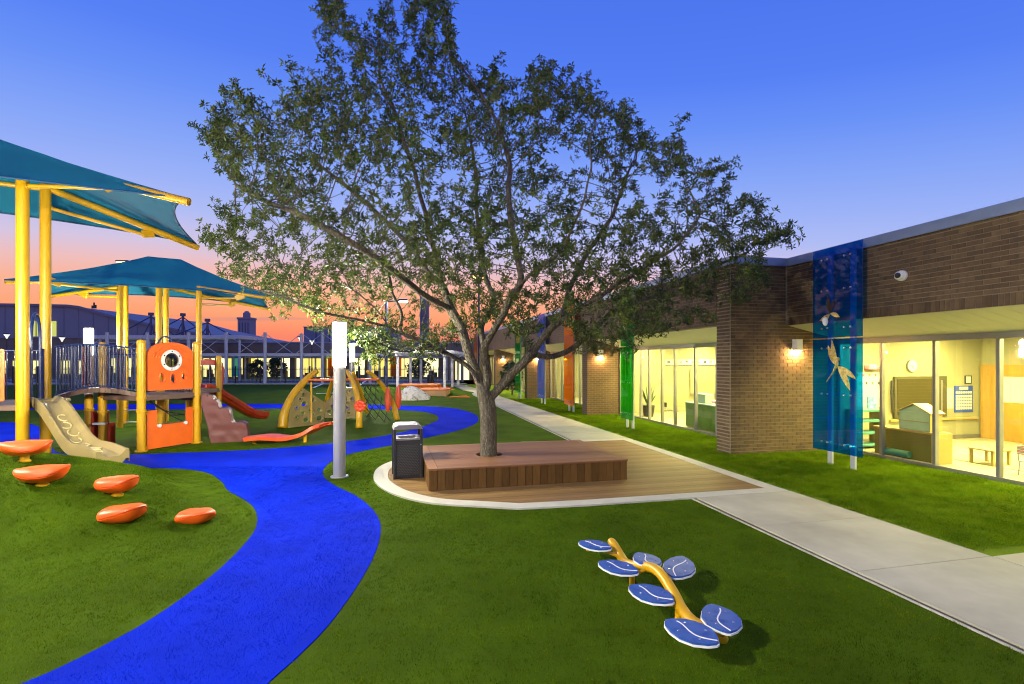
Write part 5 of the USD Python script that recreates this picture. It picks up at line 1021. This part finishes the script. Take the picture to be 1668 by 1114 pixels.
for px, d, h0_, h1_ in [(632, 19.2, 674, 628), (649, 20.0, 672, 622)]: part(ac, 'hanging_seat', sphere((PD(px, h0_, d) + PD(px, h1_, d)) / 2, .5, (.24, .16, .95)), mat('seat_orange', (.62, .07, .02), .4, .12, 6), True)
nw, nh = 7, 6; net = []
A4_ = [PD(597, 680, 18.6), PD(640, 690, 19.3), PD(612, 620, 19.2), PD(588, 622, 18.6)]
gp = lambda a, b: (A4_[0] * (1 - a) + A4_[1] * a) * (1 - b) + (A4_[3] * (1 - a) + A4_[2] * a) * b + np.array([0, 0, -.12 * math.sin(math.pi * a) * b])
for k in range(-5, 7):
    for sgn in (1, -1):
        pts = [gp(a, b) for a, b in [((k / 6 + sgn * b_) if sgn > 0 else (k / 6 + 1 - b_), b_) for b_ in np.linspace(0, 1, 12)] if 0 <= a <= 1]
        if len(pts) > 2 and k % 2 == 0: part(ac, 'net_rope', tube(pts, .016, 5), DARK, True)
# ================================================================ FAR SIDE OF THE COURT
FB = 66.0
def X(px, d): return (px - CX) / FX * d
def Z(py, d): return H + (HY - py) / FX * d
FASC = mat('far_fascia_brown', (.17, .135, .11), .85, .2, .8); FPIER = mat('far_pier_brown', (.17, .12, .08), .85, .2, 1.5); GREYW = mat('hall_cladding', (.22, .215, .25), .7, .08, .15); GREYD = mat('tower_dark', (.20, .19, .24), .8, .1, .2); WSTEEL = mat('white_steel', (.48, .48, .48), .45, .06, 4)
LITS = [emit('lit_window_a', (1.0, .88, .32), 1.5), emit('lit_window_b', (1.0, .93, .45), 1.8), emit('lit_window_c', (1.0, .80, .18), 1.2)]
fb = thing('far_classroom_building', 'low brown building with a row of yellow lit windows across the court behind the fence', 'building', (X(550, FB), FB, 0))
xa, xb = X(150, FB), X(800, FB)
part(fb, 'fascia', bbox(xa, xb, FB, FB + .4, 2.80, 4.55), FASC, False); part(fb, 'coping', bbox(xa, xb, FB - .08, FB + .5, 4.553, 4.70), CAPMETAL, False); part(fb, 'wall', bbox(xa, xb, FB + 6, FB + 6.3, -.2, 4.5), FASC, False); part(fb, 'roof', bbox(xa, xb, FB + .42, FB + 6.3, 4.3, 4.5), GREYD, False); part(fb, 'soffit', bbox(xa, xb, FB + .01, FB + 1.3, 2.7, 2.796), SOFFIT, False)
px = 152; k = 0
BLKM = mat('furniture_dark', (.05, .045, .02), .6, .3, 3)
while px < 792:
    w = [38, 27, 44, 33, 24, 40][k % 6]; pw_ = [6, 9, 4, 7][k % 4]
    x0, x1 = X(px, FB), X(px + w, FB); d = FB + 1.3
    part(fb, 'window_frame', [bbox(x0, x1, d - .05, d + .02, 2.6, 2.7), bbox(x0, x1, d - .05, d + .02, .05, .18)] + [bbox(xx - .05, xx + .05, d - .05, d + .02, .18, 2.6) for xx in np.linspace(x0 + .05, x1 - .05, max(2, int(w / 8)))], ALU, False)
    part(fb, 'lit_window', bbox(x0, X(px + w + pw_, FB) - .002, d + 1.3, d + 1.4, .05, 2.7), LITS[k % 3], False)
    for q in range(2):
        a = x0 + (x1 - x0) * RNG.uniform(.05, .75); part(fb, 'furniture', bbox(a, a + RNG.uniform(.3, .7), d + .5, d + .9, .05, RNG.uniform(.4, 1.1)), BLKM if q else [TEAL, OAK, REDP][k % 3], False)
    part(fb, 'pier', bbox(x1, X(px + w + pw_, FB), FB + .80, FB + 1.24, -.2, 2.69), FPIER, False)
    px += w + pw_; k += 1
for nm, p0_, p1_, ma, lab in [('c', 377, 393, STEELBLUEGLASS, 'cyan glass panel before the far windows left of the small trees'), ('o', 534, 549, ORANGEGLASS, 'far orange glass panel left of the glowing light columns'), ('y', 636, 654, ORANGEGLASS, 'far yellow glass panel left of the white pergola post')]:
    t = thing('art_glass_panel', lab, 'glass panel', (X((p0_ + p1_) / 2, FB - .6), FB - .6, 0)); part(t, 'pane', bbox(X(p0_, FB - .6), X(p1_, FB - .6), FB - .62, FB - .6, .3, 2.95 if nm == 'c' else 2.75), ma if nm != 'c' else glass('cyan_art_glass', (.2, .75, .95), (.03, .35, .6), .4), False)
    for xx in (p0_ + 4, p1_ - 4): part(t, 'post', bbox(X(xx, FB - .5) - .06, X(xx, FB - .5) + .06, FB - .56, FB - .44, 0, 2.7), WHITEPL, False)
solo('far_lawn', bbox(-60, -4, 63.5, 70, -.2, .03), LAWN, kind='structure', smooth=False)
# picket fence
YF = 51.0; fx0, fx1 = X(-60, YF), X(742, YF)
fe = thing('picket_fence', 'long black metal picket fence across the far edge of the turf', 'fence', (-20, YF, 0))
part(fe, 'pickets', [bbox(x - .012, x + .012, YF - .012, YF + .012, .12, 1.62) for x in np.arange(fx0, fx1, .135)], DARK, False, kind='stuff')
for z in (.22, 1.45): part(fe, 'rail', bbox(fx0, fx1, YF - .022, YF + .022, z - .025, z + .025), DARK, False)
for x in np.arange(fx0, fx1, 2.45): part(fe, 'post', bbox(x - .045, x + .045, YF - .045, YF + .045, 0, 1.75), DARK, False)
# white walkway canopies with masts
wc = thing('walkway_canopy', 'long white steel walkway canopy on tall white masts in front of the far windows', 'canopy', (X(400, 50.5), 50.5, 0)); D_ = 50.6
part(wc, 'edge_beam', bbox(X(150, D_), X(634, D_), D_ - .10, D_ + .10, 2.72, 3.02, .01), WSTEEL); part(wc, 'roof_sheet', bbox(X(150, D_), X(634, D_), D_ + .11, D_ + 3.4, 2.84, 2.92), WSTEEL, False); part(wc, 'edge_beam', bbox(X(150, D_), X(634, D_), D_ + 3.41, D_ + 3.6, 2.72, 3.02), WSTEEL)
for p_ in (178, 243, 310, 371, 434, 493, 527, 604):
    x = X(p_, D_); part(wc, 'mast', cyl((x, D_ - .28), .15, 0, 5.05 if p_ not in (493,) else 4.9, 14), WSTEEL, 40); part(wc, 'stay', [M(tube([(x, D_ - .28, 4.95), (x - 2.6, D_ - .12, 3.02)], .03, 6)), M(tube([(x, D_ - .28, 4.95), (x + 2.6 if p_ < 600 else x + 1.5, D_ - .12, 3.02)], .03, 6))], WSTEEL, True)
    part(wc, 'rear_post', cyl((x, D_ + 3.3), .09, 0, 2.84, 10), WSTEEL, 40)
w2c = thing('high_canopy_roof', 'wide pale flat canopy roof behind the orange arched panel', 'canopy', (X(300, 59), 59, 0)); part(w2c, 'roof_slab', bbox(X(150, 58.5), X(394, 58.5), 58.2, 64.5, Z(552, 58.5), Z(546, 58.5), .02), WSTEEL)
for p_ in (160, 240, 318, 388): part(w2c, 'column', cyl((X(p_, 58.5), 58.8), .14, 0, Z(552.2, 58.5), 12), WSTEEL, 40)
for i, (p_, t_) in enumerate([(246, 514), (298, 515), (338, 524)]):
    d = 62.0; x = X(p_, d); zt = Z(t_, d); zr = Z(546, 58.5)
    t = thing('tension_mast', ['dark cable mast left of the white bubble window panel', 'dark cable mast above the orange arched panel', 'shorter dark cable mast left of the distant tower'][i], 'mast', (x, d, zr)); part(t, 'mast', tube([(x, d, zr), (x, d, zt)], [.20, .13], 10), NAVY, 40); part(t, 'mast_cap', cyl((x, d), .30, zt, zt + .35, 12), NAVY, 40)
    for s_ in (-1, 1): part(t, 'cable', tube([(x, d, zt - .1), (x + s_ * 3.6, d - 1, zr)], .07, 6), NAVY, True); part(t, 'strut', tube([(x, d, zt - .6), (x + s_ * .7, d - .4, zr)], .06, 6), NAVY, True)
# large hall, blocks, towers
dh_ = 110.0; rl_ = [(-420, 494), (0, 496), (110, 498), (128, 500), (190, 517), (260, 532), (330, 545), (420, 557)]
hall = thing('large_hall', 'large grey purple hall with sloping roof at the left behind the yellow posts', 'building', (X(60, dh_), dh_, 0))
poly = Polygon([(X(rl_[0][0], dh_), 0)] + [(X(a, dh_), Z(b, dh_)) for a, b in rl_] + [(X(420, dh_), 0)]); m = extr(poly, 45); T = np.eye(4); T[:3, 0], T[:3, 1], T[:3, 2], T[:3, 3] = (1, 0, 0), (0, 0, 1), (0, -1, 0), (0, dh_ + 45, 0); m.apply_transform(T); part(hall, 'wall', m, GREYW, False)
part(hall, 'roof_edge', [bar((X(a, dh_), dh_ - .2, Z(b, dh_)), (X(c, dh_), dh_ - .2, Z(e_, dh_)), .5, .5) for (a, b), (c, e_) in zip(rl_[:-1], rl_[1:])], GREYD, False)
for a in range(-40, 330, 24): part(hall, 'cladding_seam', bbox(X(a, dh_) - .06, X(a, dh_) + .06, dh_ - .06, dh_ - .004, 0, Z(np.interp(a, [r[0] for r in rl_], [r[1] for r in rl_]) + 3, dh_)), GREYD, False)
part(hall, 'lit_window', bbox(X(26, dh_), X(92, dh_), dh_ - .12, dh_ - .02, Z(550, dh_), Z(523, dh_)), emit('lit_window_green', (.85, .90, .22), .75), False); part(hall, 'window_mullion', [bbox(X(a, dh_) - .09, X(a, dh_) + .09, dh_ - .2, dh_ - .125, Z(550, dh_), Z(523, dh_)) for a in (43, 60, 77)], GREYD, False)
part(hall, 'lit_window', bbox(X(91, dh_), X(124, dh_), dh_ - .16, dh_ - .03, Z(563, dh_), Z(552, dh_)), LITS[2], False); part(hall, 'panel', bbox(X(80, dh_), X(90, dh_), dh_ - .14, dh_ - .03, Z(565, dh_), Z(552, dh_)), STEELBLUEGLASS, False)
part(hall, 'antenna', [bbox(X(p_, dh_) - .12, X(p_, dh_) + .12, dh_ + 3, dh_ + 3.2, Z(500, dh_), Z(q_, dh_)) for p_, q_ in ((131, 495), (134, 490), (137, 494))], DARK, False)
lb = thing('low_dark_building', 'low dark flat roofed building below the grey hall at the left edge', 'building', (X(15, 75), 75, 0)); part(lb, 'wall', bbox(X(-260, 75), X(172, 75), 75, 80, 0, Z(549, 75)), FASC, False); part(lb, 'roof_edge', bbox(X(-260, 75), X(172, 75), 74.8, 75.1, Z(551, 75), Z(548, 75)), GREYD, False)
for a in (-30, -5, 22, 50, 100, 128): part(lb, 'lit_window', bbox(X(a, 75), X(a + 15, 75), 74.9, 74.98, .4, 2.3), LITS[0] if a % 3 else LITS[1], False)
def tower(nm, lab, p0_, p1_, top, d, cap):
    t = thing(nm, lab, 'tower', (X((p0_ + p1_) / 2, d), d, 0)); x0, x1, z1 = X(p0_, d), X(p1_, d), Z(top, d); part(t, 'shaft', bbox(x0, x1, d, d + (x1 - x0), 0, z1, .05), GREYD)
    part(t, 'parapet', bbox(x0 - .3, x1 + .3, d - .3, d + (x1 - x0) + .3, z1 + .01, z1 + 1.0, .05), GREYD)
    if cap: c = (x0 + x1) / 2; w = (x1 - x0) * .28; part(t, 'tank', cyl((c, d + 3), w, z1 + 1.0, z1 + 3.4, 16), GREYD, 40); part(t, 'tank_top', lathe([(w * .8, z1 + 3.4), (w * .5, z1 + 4.3), (0, z1 + 4.5)], 14, (c, d + 3, 0)), GREYD, 40)
    for k in range(4): part(t, 'window_strip', bbox(x0 + (x1 - x0) * (k + .6) / 4.4, x0 + (x1 - x0) * (k + .9) / 4.4, d - .08, d - .01, z1 * .3, z1 * .93), NAVY, False)
tower('distant_tower', 'distant square tower with a round tank on top against the orange sky', 387, 407, 520, 260, True); tower('distant_tower', 'distant dark tower seen through the leaves left of the tree trunk', 684, 697, 482, 230, False)
bk = thing('dark_block_building', 'plain dark blue block building behind the glowing light columns', 'building', (X(560, 150), 150, 0)); part(bk, 'wall', bbox(X(495, 150), X(624, 150), 150, 175, 0, Z(533, 150)), GREYD, False); part(bk, 'roof_edge', bbox(X(494, 150), X(625, 150), 149.7, 175.2, Z(533, 150), Z(532, 150)), NAVY, False)
for k in range(5): part(bk, 'wall_seam', bbox(X(515 + 22 * k, 150) - .1, X(515 + 22 * k, 150) + .1, 149.85, 149.99, 0, Z(534, 150)), NAVY, False)
# street lamps
SL = emit('street_lamp_glow', (1.0, .95, .82), 1.3)
def street_lamp(px, py, d, lab):
    x, z = X(px, d), Z(py, d); t = thing('street_lamp', lab, 'street lamp', (x, d, 0), group='post top street lamps across the court'); part(t, 'post', tube([(x, d, 0), (x, d, z - .55)], [.08, .05], 10), DARK, 40)
    part(t, 'lamp_head', lathe([(.05, z - .50), (.08, z - .42), (.14, z - .25), (.28, z - .05)], 14, (x, d, 0)), SL, 40); part(t, 'hood', lathe([(.36, z - .03), (.30, z + .06), (0, z + .14)], 14, (x, d, 0)), DARK, 40)
for px_, py_, d, lab in [(11, 544, 56, 'street lamp at the far left edge above the orange side panel'), (101, 549, 56, 'street lamp just right of the second yellow canopy post'), (508, 554, 57, 'street lamp left of the glowing front light column'), (489, 549, 60, 'street lamp beside the white mast right of the tower')]: street_lamp(px_, py_, d, lab)
for px_, py_, d, s_, lab in [(200, 429, 62, 26.0, 'tall pole light glowing orange above the smaller blue canopy'), (780, 453, 47, 14.0, 'tall pole light glowing amber inside the tree crown')]:
    x, z = X(px_, d), Z(py_, d); t = thing('pole_light', lab, 'pole light', (x, d, 0)); part(t, 'pole', tube([(x, d, 0), (x, d, z)], [.14, .08], 10), NAVY, 40); part(t, 'lamp_head', bbox(x - .75, x + .75, d - .25, d + .25, z + .22, z + .36, .03), NAVY); part(t, 'lens', bbox(x - .65, x + .65, d - .2, d + .2, z + .0, z + .21, .05), emit('amber_glow_%d' % px_, (1.0, .55, .16), s_ * .25))
np_ = thing('dark_blue_pole', 'tall dark blue pole standing left of the white pergola', 'pole', (X(629, 36), 36, 0)); part(np_, 'pole', tube([(X(629, 36), 36, 0), (X(629, 36), 36, 6.4)], [.13, .09], 14), NAVY, 40); part(np_, 'base', cyl((X(629, 36), 36), .22, 0, .25, 16), NAVY, 40); part(np_, 'arm', bar((X(629, 36) - .1, 36, 6.35), (X(629, 36) + 1.1, 36, 6.5), .07, .07), NAVY); part(np_, 'lamp_head', bbox(X(629, 36) + .9, X(629, 36) + 1.5, 35.8, 36.2, 6.42, 6.56, .02), NAVY); part(np_, 'diffuser', bbox(X(629, 36) + .95, X(629, 36) + 1.45, 35.83, 36.17, 6.39, 6.418), emit('pole_diffuser', (1.0, .95, .78), 1500.0), False)
# pergola
pg = thing('white_pergola', 'white timber pergola with notched rafters over the orange terrace', 'pergola', (-7.0, 42, 0)); xs, ys = (-8.65, -5.1), (39.0, 44.0, 49.0)
for x in xs:
    for y in ys: part(pg, 'post', bbox(x - .10, x + .10, y - .10, y + .10, 0, 2.62, .01), WSTEEL)
    part(pg, 'beam', bbox(x - .07, x + .07, 38.4, 49.6, 2.63, 2.85, .01), WSTEEL)
for y in np.arange(38.7, 49.6, .95): part(pg, 'rafter', bbox(-9.3, -4.45, y - .045, y + .045, 2.86, 3.06, .01), WSTEEL)
# porch with white columns
po_ = thing('entrance_porch', 'pale porch roof on white columns where the building turns at the end of the path', 'porch', (X(760, 54), 54, 0)); part(po_, 'roof', bbox(X(722, 54), X(800, 54), 53, 60, 2.72, 3.0, .02), WSTEEL); part(po_, 'back_wall', bbox(X(728, 60), X(800, 60), 60, 60.3, 0, 3.6), FPIER, False); part(po_, 'lit_door', bbox(X(742, 59.9), X(764, 59.9), 59.9, 59.98, .05, 2.3), LITS[1], False)
for p_, d in [(727, 53.3), (746, 53.3), (753, 55.5), (735, 56)]: part(po_, 'column', cyl((X(p_, d), d), .15, 0, 2.72, 14), WSTEEL, 40)
# terrace blocks, rock, far bin
TANB = mat('tan_block', (.50, .30, .13), .8, .1, 3)
b1 = thing('terrace_block', 'long tan terrace block with orange top beside the striped rock', 'terrace block', (-4.9, 33, 0)); part(b1, 'body', bbox(-5.9, -4.15, 32.5, 34.6, 0, .38, .01), TANB); part(b1, 'cap', bbox(-5.95, -4.10, 32.45, 34.65, .383, .46, .01), mat('orange_cap', (.62, .17, .04), .75, .1, 3))
b2 = thing('terrace_block', 'higher orange terrace block under the pergola behind the tan one', 'terrace block', (-6.7, 40, 0)); part(b2, 'body', bbox(-8.4, -5.6, 38.6, 40.6, 0, .42, .01), RUBBER); part(b2, 'cap', bbox(-8.45, -5.55, 38.55, 40.65, .423, .50, .01), mat('orange_cap_light', (.72, .24, .07), .75, .1, 3))
rk = trimesh.creation.icosphere(4, 1.0); v = np.array(rk.vertices); nz = meshkit.fbm(v * 1.4 + 5, 5, 3); v *= (.72 + .55 * nz)[:, None]; v = np.round(v * 5) / 5 * .35 + v * .65
v *= [.95, .6, .78]; v[:, 2] *= np.clip(.95 - .42 * v[:, 0], .35, 1.3); v[:, 2] = np.maximum(v[:, 2], -.05); rk.vertices = v + np.array([X(674, 30), 30.0, 0])
ROCKM = usdkit.material(stage, '/World/Looks/rock', {'g': ('geometry', {}), 'm': ('mapping', {'rotation': (.3, .5, .4)}), 'w': ('noise_texture', {'scale': 2.6, 'detail': 9.0, 'roughness': .7, 'distortion': 1.6}), 'r': ('rgb_ramp', {'ramp': [(.38, (.16, .14, .11)), (.46, (.55, .50, .42)), (.60, (.66, .62, .54)), (.68, (.30, .26, .2))]}), 'b': ('bump', {'strength': .8, 'distance': .05}), 'p': ('principled_bsdf', {'roughness': .9})}, [('g.position', 'm.vector'), ('m.vector', 'w.vector'), ('w.fac', 'r.fac'), ('r.color', 'p.base_color'), ('w.fac', 'b.height'), ('b.normal', 'p.normal')], surface='p.BSDF')
solo('landscape_rock', rk, ROCKM, 'pale striped boulder lying on the turf beside the tan terrace block', 'rock', smooth=35)
fbn = thing('far_litter_bin', 'small dark litter bin at the far end beside the pergola posts', 'bin', (X(701, 47), 47, 0)); part(fbn, 'body', cyl((X(701, 47), 47), .28, .02, .85, 16), DARK, 40); part(fbn, 'lid', lathe([(.31, .86), (.25, 1.02), (0, 1.08)], 16, (X(701, 47), 47, 0)), DARK, 40)
# young trees
LFM = mat('young_leaf', (.035, .062, .02), .5, .4, 9, trans=.25)
def young(px, pyc, d, rx, rz, lab, seed):
    x, zc = X(px, d), Z(pyc, d); g = np.random.default_rng(seed); t = thing('young_tree', lab, 'tree', (x, d, 0)); part(t, 'trunk', tube([(x, d, -.05), (x + .05, d, zc * .5), (x, d, zc + rz * .4)], [.07, .05, .02], 8), BROWN_DECK, True)
    part(t, 'branches', [M(tube([(x, d, zc - rz * .5), (x + math.cos(a) * rx * .7, d + math.sin(a) * rx * .7, zc + rz * g.uniform(-.3, .6))], [.025, .008], 5)) for a in np.arange(9) * .7], BROWN_DECK, True, kind='stuff')
    n = 1500; p = g.normal(0, 1, (n, 3)); p /= np.linalg.norm(p, axis=1, keepdims=True); p *= (g.random(n) ** .4)[:, None]; p[:, 2] = p[:, 2] * .9 - .1; p *= (1 - .45 * np.clip(p[:, 2:], 0, 1)); keep = meshkit.noise(p * 3.1, seed) > .45; p = p[keep] * [rx, rx, rz] + [x, d, zc]; n = len(p)
    a, b = g.normal(0, .09, (n, 3)), g.normal(0, .06, (n, 3)); V = np.stack([p - a, p + b, p + a, p - b], 1).reshape(-1, 3); q = np.arange(n)[:, None] * 4
    part(t, 'crown', trimesh.Trimesh(V, np.vstack([q + [0, 1, 2], q + [0, 2, 3]]), process=False), LFM, False, kind='stuff')
for a in [(418, 596, 56, 1.0, 1.25, 'slim young tree left of the two in front of the far windows', 1), (451, 594, 56, 1.15, 1.45, 'fuller young tree right of the two in front of the far windows', 2), (681, 596, 55, 1.35, 1.3, 'young tree behind the white pergola', 3), (834, 606, 34, .75, 1.3, 'young tree on the lawn just right of the oak trunk', 4)]: young(*a)
